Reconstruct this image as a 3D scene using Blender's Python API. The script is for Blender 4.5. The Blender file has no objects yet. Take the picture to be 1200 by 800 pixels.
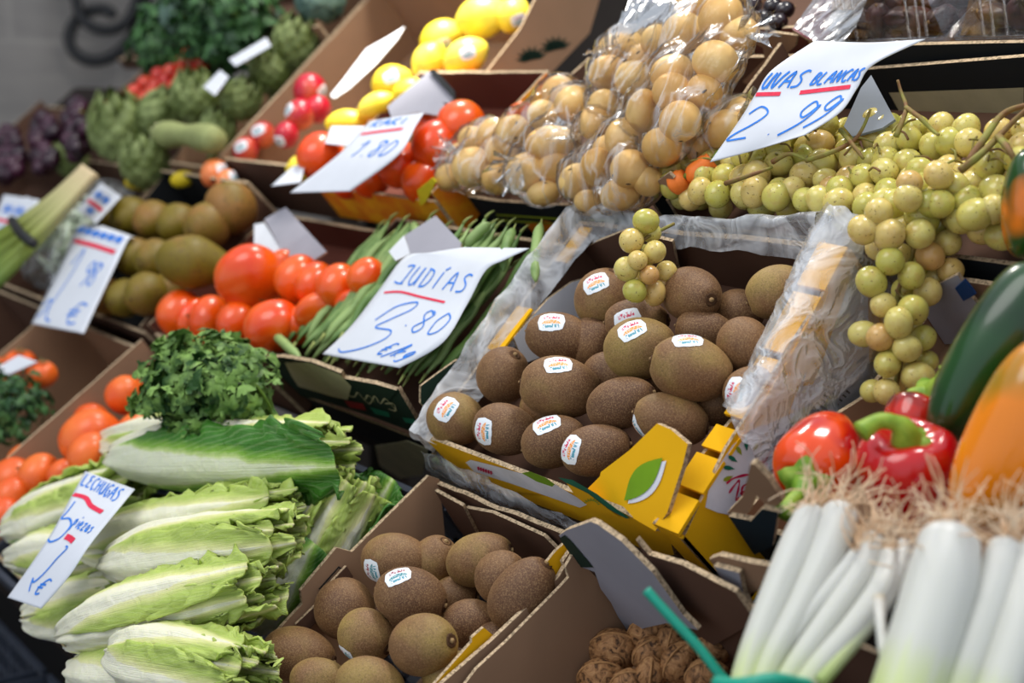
import bpy, bmesh, math, random
from mathutils import Vector, Matrix, noise, Quaternion
from mathutils.bvhtree import BVHTree

random.seed(7)
R = random.Random(11)
SC = bpy.context.scene
COL = SC.collection
PI = math.pi
V = Vector

# ------------------------------------------------------------------ camera
F = 1700.0                      # focal length in pixels of the 1200 px wide frame
YAW, PIT = math.radians(35), math.radians(10.3)
CAM = V((0, 0, 1.45))
FWD = V((-math.cos(YAW) * math.cos(PIT), math.sin(YAW) * math.cos(PIT), -math.sin(PIT)))
RIGHT = V((math.sin(YAW), math.cos(YAW), 0))
UP = RIGHT.cross(FWD)

cd = bpy.data.cameras.new('camera')
cam = bpy.data.objects.new('camera', cd)
COL.objects.link(cam)
m = Matrix((RIGHT, UP, -FWD)).transposed().to_4x4()
m.translation = CAM
cam.matrix_world = m
cd.sensor_width = 36
cd.lens = F * 36 / 1200
cd.clip_start = 0.05
cd.dof.use_dof = True
cd.dof.focus_distance = 1.15
cd.dof.aperture_fstop = 4.6
cd.dof.aperture_blades = 0
SC.camera = cam


def ray(px, py):
    return (FWD * F + RIGHT * (px - 600) - UP * (py - 400)).normalized()


def at(px, py, d):
    """point seen at a pixel, d metres deep along the view axis"""
    r = ray(px, py)
    return CAM + r * (d / r.dot(FWD))


# the stall rises in steps: each step is a tilted plane (y, z of its front rim, tilt)
STEP = {1: (.45, .966, 36), 2: (.655, 1.135, 44), 3: (.845, 1.345, 40), 4: (1.035, 1.50, 38)}


def basis(row):
    y, z, t = STEP[row]
    t = math.radians(t)
    return V((0, y, z)), V((0, math.cos(t), math.sin(t))), V((0, -math.sin(t), math.cos(t)))


def rp(row, x, v, w=0.0):
    o, vv, n = basis(row)
    return o + V((x, 0, 0)) + vv * v + n * w


def hit(px, py, row, w=0.0):
    o, vv, n = basis(row)
    o = o + n * w
    r = ray(px, py)
    return CAM + r * ((o - CAM).dot(n) / r.dot(n))


def hit_x(px, py, X):
    r = ray(px, py)
    return CAM + r * ((X - CAM.x) / r.x)


def hit_v(px, py, row, v0):
    o, vv, n = basis(row)
    r = ray(px, py)
    return CAM + r * ((o + vv * v0 - CAM).dot(vv) / r.dot(vv))


def loc(row, p):
    o, vv, n = basis(row)
    q = p - o
    return (q.x, q.dot(vv), q.dot(n))


def depth(p):
    return (p - CAM).dot(FWD)


# ------------------------------------------------------------------ mesh builder
class MB:
    def __init__(self):
        self.v, self.f, self.mi, self.uv = [], [], [], []

    def add(self, verts, faces, mi=0, uvs=None):
        b = len(self.v)
        self.v += [V(p) for p in verts]
        for k, f in enumerate(faces):
            self.f.append(tuple(b + i for i in f))
            self.mi.append(mi)
            self.uv.append([uvs[i] for i in f] if uvs else None)
        return self

    def grid(self, nu, nv, fn, mi=0, wrap=False):
        vs, us, fs = [], [], []
        for j in range(nv):
            for i in range(nu):
                u, w = i / (nu if wrap else nu - 1), j / (nv - 1)
                vs.append(fn(u, w))
                us.append((u, w))
        for j in range(nv - 1):
            for i in range(nu if wrap else nu - 1):
                a, c = j * nu + i, j * nu + (i + 1) % nu
                fs.append((a, c, c + nu, a + nu))
        return self.add(vs, fs, mi, us)

    def tube(self, pts, radii, n=8, mi=0, cap=True):
        pts = [V(p) for p in pts]
        if not hasattr(radii, '__len__'):
            radii = [radii] * len(pts)
        vs, fs = [], []
        t0 = (pts[1] - pts[0]).normalized()
        ref = t0.orthogonal().normalized()
        for k, p in enumerate(pts):
            t = (pts[min(k + 1, len(pts) - 1)] - pts[max(k - 1, 0)]).normalized()
            ref = (ref - t * ref.dot(t)).normalized()
            b = t.cross(ref)
            for i in range(n):
                a = 2 * PI * i / n
                vs.append(p + (ref * math.cos(a) + b * math.sin(a)) * radii[k])
        for k in range(len(pts) - 1):
            for i in range(n):
                j = (i + 1) % n
                fs.append((k * n + i, k * n + j, (k + 1) * n + j, (k + 1) * n + i))
        if cap:
            fs.append(tuple(range(n))[::-1])
            fs.append(tuple((len(pts) - 1) * n + i for i in range(n)))
        us = [(i / n, k / (len(pts) - 1)) for k in range(len(pts)) for i in range(n)]
        return self.add(vs, fs, mi, us)

    def slab(self, pts, th, mi=(0, 1, 2)):
        """flat outline extruded by vector th: face 0 at pts, face 1 at pts+th, edges"""
        n = len(pts)
        pts = [V(p) for p in pts]
        self.add(pts, [tuple(range(n))], mi[0])
        self.add([p + th for p in pts], [tuple(range(n))[::-1]], mi[1])
        self.add(pts + [p + th for p in pts], [(i, i + n, (i + 1) % n + n, (i + 1) % n) for i in range(n)], mi[2])
        return self

    def box(self, c, s, mi=0):
        x, y, z = c
        a, b, d = s[0] / 2, s[1] / 2, s[2] / 2
        vs = [(x + i * a, y + j * b, z + k * d) for k in (-1, 1) for j in (-1, 1) for i in (-1, 1)]
        return self.add(vs, [(0, 2, 3, 1), (4, 5, 7, 6), (0, 1, 5, 4), (2, 6, 7, 3), (0, 4, 6, 2), (1, 3, 7, 5)], mi)

    def mesh(self, name, mats, origin=V((0, 0, 0)), smooth=True):
        me = bpy.data.meshes.new(name)
        me.from_pydata([p - origin for p in self.v], [], self.f)
        for mt in (mats if isinstance(mats, (list, tuple)) else [mats]):
            me.materials.append(mt)
        me.polygons.foreach_set('material_index', self.mi)
        me.polygons.foreach_set('use_smooth', [smooth] * len(self.f))
        if any(u for u in self.uv):
            ul = me.uv_layers.new(name='UVMap')
            fl = []
            for f, u in zip(self.f, self.uv):
                for k in range(len(f)):
                    fl += list(u[k]) if u else [0.0, 0.0]
            ul.data.foreach_set('uv', fl)
        me.update()
        return me

    def build(self, name, mats, parent=None, smooth=True, origin=None):
        if origin is None:
            origin = worldloc(parent) if parent else V((0, 0, 0))
        me = self.mesh(name, mats, origin, smooth)
        o = bpy.data.objects.new(name, me)
        COL.objects.link(o)
        if parent:
            o.parent = parent
        else:
            o.location = origin
        return o


def worldloc(o):
    p = V((0, 0, 0))
    while o is not None:
        p = p + o.location
        o = o.parent
    return p


def thing(name, label, cat, p, group=None):
    o = bpy.data.objects.new(name, None)
    COL.objects.link(o)
    o.location = p
    o.empty_display_size = .02
    o['label'] = label
    o['category'] = cat
    if group:
        o['group'] = group
    return o


def tag(o, label, cat, group=None, kind=None):
    o['label'] = label
    o['category'] = cat
    if group:
        o['group'] = group
    if kind:
        o['kind'] = kind
    return o


def struct(o):
    o['kind'] = 'structure'
    return o


def link_mesh(name, me, parent=None, mat=None):
    o = bpy.data.objects.new(name, me)
    COL.objects.link(o)
    if parent:
        o.parent = parent
    if mat is not None:
        o.matrix_basis = mat
    return o


def catmull(pts, n=6, closed=False):
    pts = [V(p) for p in pts]
    out = []
    m_ = len(pts)
    for i in range(m_ if closed else m_ - 1):
        if closed:
            a, b, c, d = (pts[(i + k) % m_] for k in (-1, 0, 1, 2))
        else:
            a, b, c, d = pts[max(i - 1, 0)], pts[i], pts[i + 1], pts[min(i + 2, m_ - 1)]
        for k in range(n):
            t = k / n
            out.append(.5 * ((2 * b) + (c - a) * t + (2 * a - 5 * b + 4 * c - d) * t * t + (3 * b - a - 3 * c + d) * t ** 3))
    if not closed:
        out.append(pts[-1])
    return out


def frame_from(axis, hint=None):
    z = axis.normalized()
    h = hint or V((0, 0, 1))
    x = h - z * h.dot(z)
    if x.length < 1e-4:
        x = z.orthogonal()
    x.normalize()
    return Matrix((x, z.cross(x), z)).transposed()


def view_axis(px, py, ang, tilt):
    """direction that shows at angle ang (degrees, counter-clockwise) in the picture and leans tilt degrees towards the viewer"""
    a, t = math.radians(ang), math.radians(tilt)
    return (RIGHT * math.cos(a) + UP * math.sin(a)) * math.cos(t) - ray(px, py) * math.sin(t)


# ------------------------------------------------------------------ materials
def lin(c):
    if isinstance(c, str):
        c = c.lstrip('#')
        c = [int(c[i:i + 2], 16) for i in (0, 2, 4)]
    r = []
    for x in c[:3]:
        x = x / 255
        r.append(x / 12.92 if x <= .04045 else ((x + .055) / 1.055) ** 2.4)
    return (*r, 1)


class NT:
    """small helper around a material's node tree"""

    def __init__(self, name):
        self.m = bpy.data.materials.new(name)
        self.m.use_nodes = True
        self.t = self.m.node_tree
        self.b = self.t.nodes['Principled BSDF']
        self.out = self.t.nodes['Material Output']

    def n(self, typ, **kw):
        nd = self.t.nodes.new(typ)
        for k, x in kw.items():
            if k.startswith('_'):
                setattr(nd, k[1:], x)
            else:
                self.set(nd.inputs[k.replace('__', ' ')], x)
        return nd

    def set(self, sock, x):
        if isinstance(x, bpy.types.NodeSocket):
            self.t.links.new(x, sock)
        else:
            sock.default_value = x

    def coord(self, which='Object', scale=None, rnd=False):
        c = self.n('ShaderNodeTexCoord').outputs[which]
        if rnd:
            oi = self.n('ShaderNodeObjectInfo').outputs['Random']
            mu = self.n('ShaderNodeMath', _operation='MULTIPLY')
            self.set(mu.inputs[0], oi)
            mu.inputs[1].default_value = 37.0
            ad = self.n('ShaderNodeVectorMath', _operation='ADD')
            self.set(ad.inputs[0], c)
            self.set(ad.inputs[1], mu.outputs[0])
            c = ad.outputs[0]
        if scale is not None:
            mp = self.n('ShaderNodeMapping')
            self.set(mp.inputs['Vector'], c)
            mp.inputs['Scale'].default_value = scale if hasattr(scale, '__len__') else (scale,) * 3
            c = mp.outputs[0]
        return c

    def noise(self, vec, scale, detail=3, rough=.55, dist=0):
        nd = self.n('ShaderNodeTexNoise', Scale=scale, Detail=detail, Roughness=rough, Distortion=dist)
        self.set(nd.inputs['Vector'], vec)
        return nd.outputs['Fac']

    def ramp(self, fac, stops, interp='LINEAR'):
        nd = self.n('ShaderNodeValToRGB')
        self.set(nd.inputs['Fac'], fac)
        el = nd.color_ramp.elements
        nd.color_ramp.interpolation = interp
        while len(el) < len(stops):
            el.new(.5)
        for e, (p, c) in zip(el, stops):
            e.position = p
            e.color = c if not isinstance(c, (int, float)) else (c, c, c, 1)
        return nd.outputs['Color']

    def mix(self, fac, a, b, mode='MIX'):
        nd = self.n('ShaderNodeMix', _data_type='RGBA', _blend_type=mode)
        self.set(nd.inputs[0], fac)
        self.set(nd.inputs[6], a)
        self.set(nd.inputs[7], b)
        return nd.outputs[2]

    def math(self, op, a, b=0.0, clamp=False):
        nd = self.n('ShaderNodeMath', _operation=op, _use_clamp=clamp)
        self.set(nd.inputs[0], a)
        self.set(nd.inputs[1], b)
        return nd.outputs[0]

    def bump(self, h, strength=.3, dist=.001):
        nd = self.n('ShaderNodeBump', Strength=strength, Distance=dist)
        self.set(nd.inputs['Height'], h)
        self.set(self.b.inputs['Normal'], nd.outputs[0])
        return nd.outputs[0]

    def base(self, c, rough=.5, spec=.5, sss=0, coat=0, sheen=0):
        self.set(self.b.inputs['Base Color'], c)
        self.b.inputs['Roughness'].default_value = rough
        self.b.inputs['Specular IOR Level'].default_value = spec
        if sss:
            self.b.inputs['Subsurface Weight'].default_value = sss
            self.b.inputs['Subsurface Radius'].default_value = (1, .6, .3)
            self.b.inputs['Subsurface Scale'].default_value = .004
        if coat:
            self.b.inputs['Coat Weight'].default_value = coat
            self.b.inputs['Coat Roughness'].default_value = .12
        if sheen:
            self.b.inputs['Sheen Weight'].default_value = sheen
        return self


def flat(name, c, rough=.6, spec=.3, var=.12, scale=30, bump=0.0, bscale=200, rnd=False, sss=0, coat=0, coord='Object'):
    t = NT(name)
    v = t.coord(coord, rnd=rnd)
    c = lin(c)
    f = t.noise(v, scale, 4)
    dark = tuple(x * (1 - var) for x in c[:3]) + (1,)
    lite = tuple(min(1, x * (1 + var)) for x in c[:3]) + (1,)
    t.base(t.ramp(f, [(.3, dark), (.7, lite)]), rough, spec, sss, coat)
    if bump:
        t.bump(t.noise(v, bscale, 3), bump, .001)
    return t.m


def two_tone(name, c1, c2, scale, lo=.4, hi=.6, rough=.5, spec=.4, bump=0, bscale=100, rnd=True, sss=0, coat=0, detail=3, spots=None, objmix=0):
    """two colours mixed by large noise; spots=(colour, scale, threshold); objmix shifts the mix per object"""
    t = NT(name)
    v = t.coord('Object', rnd=rnd)
    f = t.noise(v, scale, detail)
    if objmix:
        oi = t.n('ShaderNodeObjectInfo').outputs['Random']
        f = t.math('ADD', f, t.math('MULTIPLY', t.math('SUBTRACT', oi, .5), objmix))
    c = t.ramp(f, [(lo, lin(c1)), (hi, lin(c2))])
    if spots:
        s = t.noise(v, spots[1], 2)
        c = t.mix(t.ramp(s, [(spots[2], 0), (spots[2] + .04, 1)]), c, lin(spots[0]))
    t.base(c, rough, spec, sss, coat)
    if bump:
        t.bump(t.noise(v, bscale, 4), bump, .001)
    return t.m


def film_mat(name, tint=(235, 238, 242), lo=.08, hi=.45, scale=22, bump=.9, rough=.16, dist=.004, gloss=.5, stretch=(1, 1, 1), width=.6):
    """thin clear film: mostly see-through, milky where it is creased, with a soft sheen"""
    t = NT(name)
    v = t.coord('Object', stretch)
    n1 = t.noise(v, scale, 3, .5, 1.0)
    n2 = t.noise(v, scale * 2.6, 2, .5, .8)
    ridge = t.math('ABSOLUTE', t.math('SUBTRACT', n1, .5))
    h = t.math('ADD', t.math('MULTIPLY', ridge, -2.0), t.math('MULTIPLY', n2, .3))
    t.base(lin(tint), rough, .5)
    nrm = t.bump(h, bump, dist)
    tr = t.n('ShaderNodeBsdfTransparent')
    mx = t.n('ShaderNodeMixShader')
    t.set(mx.inputs[0], t.ramp(t.math('MULTIPLY', ridge, 4.0), [(0.0, hi), (width, lo)]))
    t.t.links.new(tr.outputs[0], mx.inputs[1])
    t.t.links.new(t.b.outputs[0], mx.inputs[2])
    gl = t.n('ShaderNodeBsdfGlossy', Roughness=rough)
    t.set(gl.inputs['Normal'], nrm)
    fr = t.n('ShaderNodeFresnel', IOR=1.35)
    t.set(fr.inputs['Normal'], nrm)
    m2 = t.n('ShaderNodeMixShader')
    t.set(m2.inputs[0], t.math('MULTIPLY', fr.outputs[0], gloss, True))
    t.t.links.new(mx.outputs[0], m2.inputs[1])
    t.t.links.new(gl.outputs[0], m2.inputs[2])
    t.t.links.new(m2.outputs[0], t.out.inputs['Surface'])
    return t.m


def cardboard(name, c, var=.1):
    t = NT(name)
    v = t.coord('Object')
    f = t.noise(v, 9, 5)
    g = t.noise(t.coord('Object', (40, 900, 900)), 1, 2)
    c = lin(c)
    base = t.ramp(f, [(.3, tuple(x * (1 - var) for x in c[:3]) + (1,)), (.7, tuple(min(1, x * (1 + var)) for x in c[:3]) + (1,))])
    t.base(base, .8, .2)
    t.bump(g, .12, .0006)
    return t.m


def corrugated(name, c):
    """the raw cut edge of corrugated board: pale paper with dark flute holes"""
    t = NT(name)
    v = t.coord('Object')
    f = t.noise(v, 420, 2)
    c = lin(c)
    t.base(t.ramp(f, [(.35, tuple(x * .35 for x in c[:3]) + (1,)), (.55, c)]), .85, .1)
    t.bump(f, .6, .001)
    return t.m


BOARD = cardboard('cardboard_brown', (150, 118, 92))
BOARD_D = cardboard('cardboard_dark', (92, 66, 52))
BOARD_RED = cardboard('cardboard_redbrown', (104, 58, 46))
BOARD_G = cardboard('cardboard_grey', (150, 149, 158))
BOARD_W = cardboard('cardboard_white', (205, 208, 214))
EDGE = corrugated('cut_cardboard_edge', (196, 172, 140))
YEL = cardboard('yellow_print', (238, 178, 16), .06)
ORG = two_tone('orange_yellow_print', (226, 120, 14), (238, 168, 20), 30, rough=.6)
BLACK = cardboard('black_print', (30, 32, 34))
DGREEN = cardboard('dark_green_print', (24, 44, 34))
NAVY = cardboard('dark_petrol_print', (20, 36, 44))
WHITE = flat('white_print', (226, 226, 232), .6)
CREAM = flat('cream_print', (178, 170, 138), .7)
LEAFG = flat('leaf_green_print', (118, 160, 24), .6)
TEALP = flat('teal_print', (16, 110, 84), .6)
OLIVEP = flat('olive_print', (150, 160, 40), .6)
MAGENTA = flat('magenta_print', (196, 22, 72), .6)
REDP = flat('red_print', (150, 30, 30), .6)
PAPER = flat('card_paper', (206, 210, 218), .7, .2, .03)
INK = flat('blue_marker_ink', (48, 122, 216), .6, .2, .2, 300)
RED_INK = flat('red_marker_ink', (216, 50, 78), .6, .2, .12, 200)
FILM = film_mat('clear_plastic_film', (240, 243, 247), .16, .58, 24, .85, .24, .005, .42, width=.65)
BAGFILM = film_mat('clear_bag_film', (240, 242, 244), .02, .30, 24, .8, .13, .006, .75, (1, .45, .22), .16)
# ------------------------------------------------------------------ kinds of produce
def kiwi_mat():
    t = NT('kiwi_skin')
    v = t.coord('Object', rnd=True)
    big = t.noise(v, 22, 3)
    oi = t.n('ShaderNodeObjectInfo').outputs['Random']
    f = t.math('ADD', big, t.math('MULTIPLY', t.math('SUBTRACT', oi, .5), .42))
    c = t.ramp(f, [(.32, lin((92, 60, 38))), (.54, lin((116, 82, 50))), (.76, lin((142, 118, 60)))])
    sp = t.noise(v, 900, 2, .7)
    c = t.mix(t.ramp(sp, [(.45, 0), (.72, .55)]), c, lin((178, 142, 98)))
    sp2 = t.noise(v, 620, 2, .7)
    c = t.mix(t.ramp(sp2, [(.52, 0), (.75, .6)]), c, lin((66, 44, 28)))
    t.base(c, .58, .35, sheen=.25)
    t.b.inputs['Sheen Roughness'].default_value = .5
    t.b.inputs['Sheen Tint'].default_value = lin((200, 160, 110))
    t.bump(t.math('ADD', t.noise(v, 1100, 2), t.math('MULTIPLY', t.noise(v, 160, 3), .6)), .35, .0008)
    return t.m


def sticker_mat(teal):
    t = NT('sticker_print_teal' if teal else 'sticker_print_orange')
    uv = t.coord('UV')
    sep = t.n('ShaderNodeSeparateXYZ')
    t.set(sep.inputs[0], uv)
    u, w = sep.outputs[0], sep.outputs[1]
    white = lin((232, 236, 240))

    def band(x, lo, hi, s=.03):
        return t.math('MULTIPLY', t.ramp(x, [(max(lo - s, 0), 0), (lo, 1)]), t.ramp(x, [(hi, 1), (min(hi + s, 1), 0)]))
    uin = band(u, .24, .76)
    sq = t.noise(t.coord('UV', (26, 7, 1)), 1, 1, .4)
    letters = t.ramp(sq, [(.47, 0), (.53, 1)])
    c = t.mix(t.math('MULTIPLY', t.math('MULTIPLY', uin, band(w, .62, .8)), letters), white, lin((206, 40, 84) if not teal else (150, 40, 60)))
    half = t.math('ADD', t.math('POWER', t.math('MULTIPLY', t.math('SUBTRACT', u, .5), 2.6), 2.0), t.math('POWER', t.math('MULTIPLY', t.math('SUBTRACT', w, .36), 4.4), 2.0))
    c = t.mix(t.math('MULTIPLY', t.math('MULTIPLY', t.math('LESS_THAN', half, .72), band(w, .37, .9, .01)), t.math('SUBTRACT', 1.0, t.math('MULTIPLY', letters, .45))), c, lin((244, 150, 24) if not teal else (30, 130, 140)))
    c = t.mix(t.math('MULTIPLY', t.math('MULTIPLY', uin, band(w, .2, .33)), letters), c, lin((70, 150, 170)))
    t.base(c, .35, .5)
    return t.m


KIWI = kiwi_mat()
KSTEM = flat('kiwi_stem_end', (84, 58, 38), .8, .2, .4, 300, .5, 500)
KTIP = flat('kiwi_stem_tip', (150, 122, 84), .8, .2, .3, 300)
STICK_O, STICK_T = sticker_mat(False), sticker_mat(True)


def make_ellipsoid_thing(name, label, cat, group, px, py, row, w, L, D, ang, tilt, mat, part_name, shape=None, nu=40, nv=26, seed=None, lump=.03, dist=None):
    """an egg-shaped fruit: L long, D thick (metres), its long axis at ang in the picture"""
    p = hit(px, py, row, w) if dist is None else at(px, py, dist)
    ax = view_axis(px, py, ang, tilt)
    fr = frame_from(ax, UP)
    root = thing(name, label, cat, p, group)
    sd = R.random() * 50 if seed is None else seed
    mb = MB()

    def fn(u, q):
        th = PI * q
        z = -math.cos(th)
        r = math.sin(th)
        if shape:
            r, z = shape(r, z, 2 * PI * u)
        d = V((r * math.cos(2 * PI * u) * D / 2, r * math.sin(2 * PI * u) * D / 2, z * L / 2))
        k = 1 + lump * noise.noise(d * 35 + V((sd, sd, 0)))
        return p + fr @ (d * k)
    mb.grid(nu, nv, fn, 0, True)
    body = mb.build(part_name, mat, root)
    return root, body, p, fr


def ell_hit(px, py, p, fr, L, D):
    """where the ray through a pixel meets the ellipsoid, and its normal"""
    o = fr.transposed() @ (CAM - p)
    d = fr.transposed() @ ray(px, py)
    s = V((2 / D, 2 / D, 2 / L))
    o2, d2 = V([a * b for a, b in zip(o, s)]), V([a * b for a, b in zip(d, s)])
    a, b, c = d2.dot(d2), 2 * o2.dot(d2), o2.dot(o2) - 1
    q = b * b - 4 * a * c
    t = (-b - math.sqrt(q)) / (2 * a) if q > 0 else -b / (2 * a)
    h = o + d * t
    return h


def sticker(root, body, p, fr, L, D, px, py, ang, size, mat):
    h = ell_hit(px, py, p, fr, L, D)
    nrm = V((h.x / (D / 2) ** 2, h.y / (D / 2) ** 2, h.z / (L / 2) ** 2)).normalized()
    k = 1 / math.sqrt((h.x / (D / 2)) ** 2 + (h.y / (D / 2)) ** 2 + (h.z / (L / 2)) ** 2)
    h = h * k
    up_l = fr.transposed() @ (RIGHT * math.cos(math.radians(ang)) + UP * math.sin(math.radians(ang)))
    x = (up_l - nrm * up_l.dot(nrm)).normalized()
    y = nrm.cross(x)
    me = body.data
    tree = BVHTree.FromPolygons([v.co for v in me.vertices], [tuple(f.vertices) for f in me.polygons])
    rays = []
    NR, NA = 6, 26
    vs, us, fs = [], [], []
    for r in range(NR + 1):
        for a in range(NA):
            th = 2 * PI * a / NA
            c, s_ = math.cos(th), math.sin(th)
            ee = (abs(c) ** 3.2 + abs(s_) ** 3.2) ** (-1 / 3.2)
            rr = r / NR * ee * (1 + .035 * math.cos(th * 8))
            q = fr @ (h + x * (rr * c * size * .62) + y * (rr * s_ * size * .5))
            nw = fr @ nrm
            hitp = tree.ray_cast(q + nw * .01, -nw, .03)
            pt = hitp[0] + nw * .0005 if hitp[0] is not None else q
            vs.append(p + pt)
            us.append((.5 + rr * c * .45, .5 + rr * s_ * .45))
    for r in range(NR):
        for a in range(NA):
            b = (a + 1) % NA
            fs.append((r * NA + a, (r + 1) * NA + a, (r + 1) * NA + b, r * NA + b))
    mb = MB()
    mb.add(vs, fs, 0, us)
    o = mb.build('fruit_sticker', mat, root)
    o['label'] = 'small white printed fruit sticker'
    return o


def end_mark(root, p, fr, L, D, sign, r=.006, name='stem_end', mats=None, out=.0008):
    mb = MB()
    z0 = sign * (L / 2 - .0012)
    prof = [(r, -.0012), (r * .85, out), (r * .6, out * .2), (r * .35, out * .5), (r * .3, out * 2.2), (0.0002, out * 2.6)]
    n = 14
    vs, fs = [], []
    for k, (rr, zz) in enumerate(prof):
        for i in range(n):
            a = 2 * PI * i / n
            j = 1 + .12 * noise.noise(V((i * 1.3, k * 2.1, p.x * 90)))
            vs.append(p + fr @ V((rr * math.cos(a) * j, rr * math.sin(a) * j, z0 + sign * zz)))
    for k in range(len(prof) - 1):
        for i in range(n):
            fs.append((k * n + i, k * n + (i + 1) % n, (k + 1) * n + (i + 1) % n, (k + 1) * n + i))
    b = MB()
    b.add(vs, fs[:3 * n], 0)
    b.add(vs, fs[3 * n:], 1)
    return b.build(name, mats or [KSTEM, KTIP], root)


def kiwi(label, group, px, py, wpx, hpx, ang, tilt, row, w, st=None, st_ang=None, teal=False, end=-1):
    p = hit(px, py, row, w)
    sc = depth(p) / F
    D = hpx * sc
    t = math.radians(tilt)
    L = math.sqrt(max((wpx * sc) ** 2 - (D * math.sin(t)) ** 2, (.6 * D) ** 2)) / max(math.cos(t), .35)
    L = max(D * 1.06, min(L, D * 1.5))

    def shape(r, z, a):
        r = r * (1 - .05 * z) * (1 + .018 * math.cos(2 * a))
        z = z * (1 - .06 * max(0, abs(z) - .9) * 10 * (1 if r < .35 else 0))
        return r, z
    root, body, p, fr = make_ellipsoid_thing('kiwi', label, 'kiwi', group, px, py, row, w, L, D, ang, tilt, KIWI, 'fruit_skin', shape)
    e = end_mark(root, p, fr, L * .99, D, 1, .0058)
    e['label'] = 'puckered brown stem end'
    end_mark(root, p, fr, L * .985, D, -1, .0032, 'blossom_end')
    if st:
        a = st_ang if st_ang is not None else 10
        sticker(root, body, p, fr, L, D, st[0], st[1], a, (.0185 if not teal else .017), STICK_T if teal else STICK_O)
    return root


# persimmons
PERS = two_tone('persimmon_skin', (228, 66, 5), (240, 98, 10), 18, .35, .65, .28, .5, .08, 60, sss=.15, coat=.35)
CALYX = flat('dry_calyx', (96, 92, 54), .8, .2, .3, 90)
PEAR = two_tone('pear_skin', (112, 96, 20), (138, 98, 46), 16, .42, .68, .5, .35, .12, 300, spots=((90, 66, 34), 260, .62), objmix=.3)
PSTEM = flat('pear_stem', (74, 52, 32), .8, .2, .3, 90)
LEMON = two_tone('lemon_skin', (248, 218, 44), (252, 232, 88), 14, .4, .6, .4, .5, .3, 380, sss=.1)
APPLE = two_tone('nectarine_skin', (184, 20, 44), (238, 132, 70), 13, .44, .66, .3, .5, 0, objmix=.5, coat=.3)
TOMATO = two_tone('cherry_tomato_skin', (206, 36, 20), (222, 70, 36), 20, rough=.2, coat=.5)
POTATO = two_tone('potato_skin', (214, 164, 84), (232, 194, 120), 26, .35, .65, .42, .45, .06, 240, spots=((150, 110, 64), 130, .8))
FIGM = two_tone('dried_date_skin', (36, 16, 20), (78, 40, 38), 60, .4, .6, .38, .5, .8, 160)
PLUM = two_tone('dark_olive_skin', (22, 16, 22), (44, 24, 28), 20, rough=.18, coat=.5)


def persimmon(label, group, px, py, wpx, hpx, ang, row, w, tilt=25, calyx_side=1, lobes=4, mat=None):
    p = hit(px, py, row, w)
    sc = depth(p) / F
    W, H = max(wpx, hpx) * sc * 1.08, min(wpx, hpx) * sc * 1.08

    def shape(r, z, a):
        r = r * (1 + .022 * math.cos(lobes * a)) * (1 - .07 * z)
        if z > .75:
            z = z - (z - .75) * .55
        return r, z
    root, body, p, fr = make_ellipsoid_thing('persimmon', label, 'persimmon', group, px, py, row, w, H * 1.0, W, ang + 90, tilt, mat or PERS, 'fruit_skin', shape, 36, 22, lump=.02)
    mb = MB()
    for k in range(4):
        a0 = k * PI / 2 + .3

        def leaf(u, q):
            a = a0 + (u - .5) * 1.1 * math.sin(PI * min(q * 1.1 + .12, 1))
            r = q * W * .26
            return p + fr @ V((r * math.cos(a), r * math.sin(a), H * .445 + .002 + .004 * q * q - .12 * r))
        mb.grid(5, 5, leaf)
    mb.build('calyx', CALYX, root)
    return root


def pear(label, group, px, py, L, D, ang, tilt, row, w):
    def shape(r, z, a):
        k = .5 + .5 * z          # 0 bottom .. 1 neck
        r = r * (1.0 if k < .45 else 1 - .62 * ((k - .45) / .55) ** 1.1 * (1 - .25 * k)) * (1 + .1 * (1 - k) * r)
        return r * .98, z
    root, body, p, fr = make_ellipsoid_thing('pear', label, 'pear', group, px, py, row, w, L, D, ang, tilt, PEAR, 'fruit_skin', shape, 32, 26)
    mb = MB()
    mb.tube([p + fr @ V((0, 0, L * .485)), p + fr @ V((.002, 0, L * .56)), p + fr @ V((.006, .001, L * .63))], [.0022, .0017, .0024], 7)
    mb.build('stem', PSTEM, root)
    end_mark(root, p, fr, L * .985, D, -1, .007, 'blossom_end', [PSTEM, KSTEM])
    return root


def round_fruit(name, label, cat, group, px, py, wpx, hpx, ang, row, w, mat, part='fruit_skin', nipple=False, tilt=10, st=None, stmat=None, dist=None):
    p = hit(px, py, row, w) if dist is None else at(px, py, dist)
    sc = depth(p) / F

    def shape(r, z, a):
        if nipple and abs(z) > .8:
            z = z * (1 + .5 * (abs(z) - .8))
        return r, z
    root, body, p, fr = make_ellipsoid_thing(name, label, cat, group, px, py, row, w, wpx * sc, hpx * sc, ang, tilt, mat, part, shape, 28, 18, lump=.02, dist=dist)
    end_mark(root, p, fr, wpx * sc * (1.05 if nipple else .985), hpx * sc, 1, .0035, 'stem_end')
    if st:
        sticker(root, body, p, fr, wpx * sc, hpx * sc, st[0], st[1], 20, .016, stmat or STICK_T)
    return root


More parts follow.
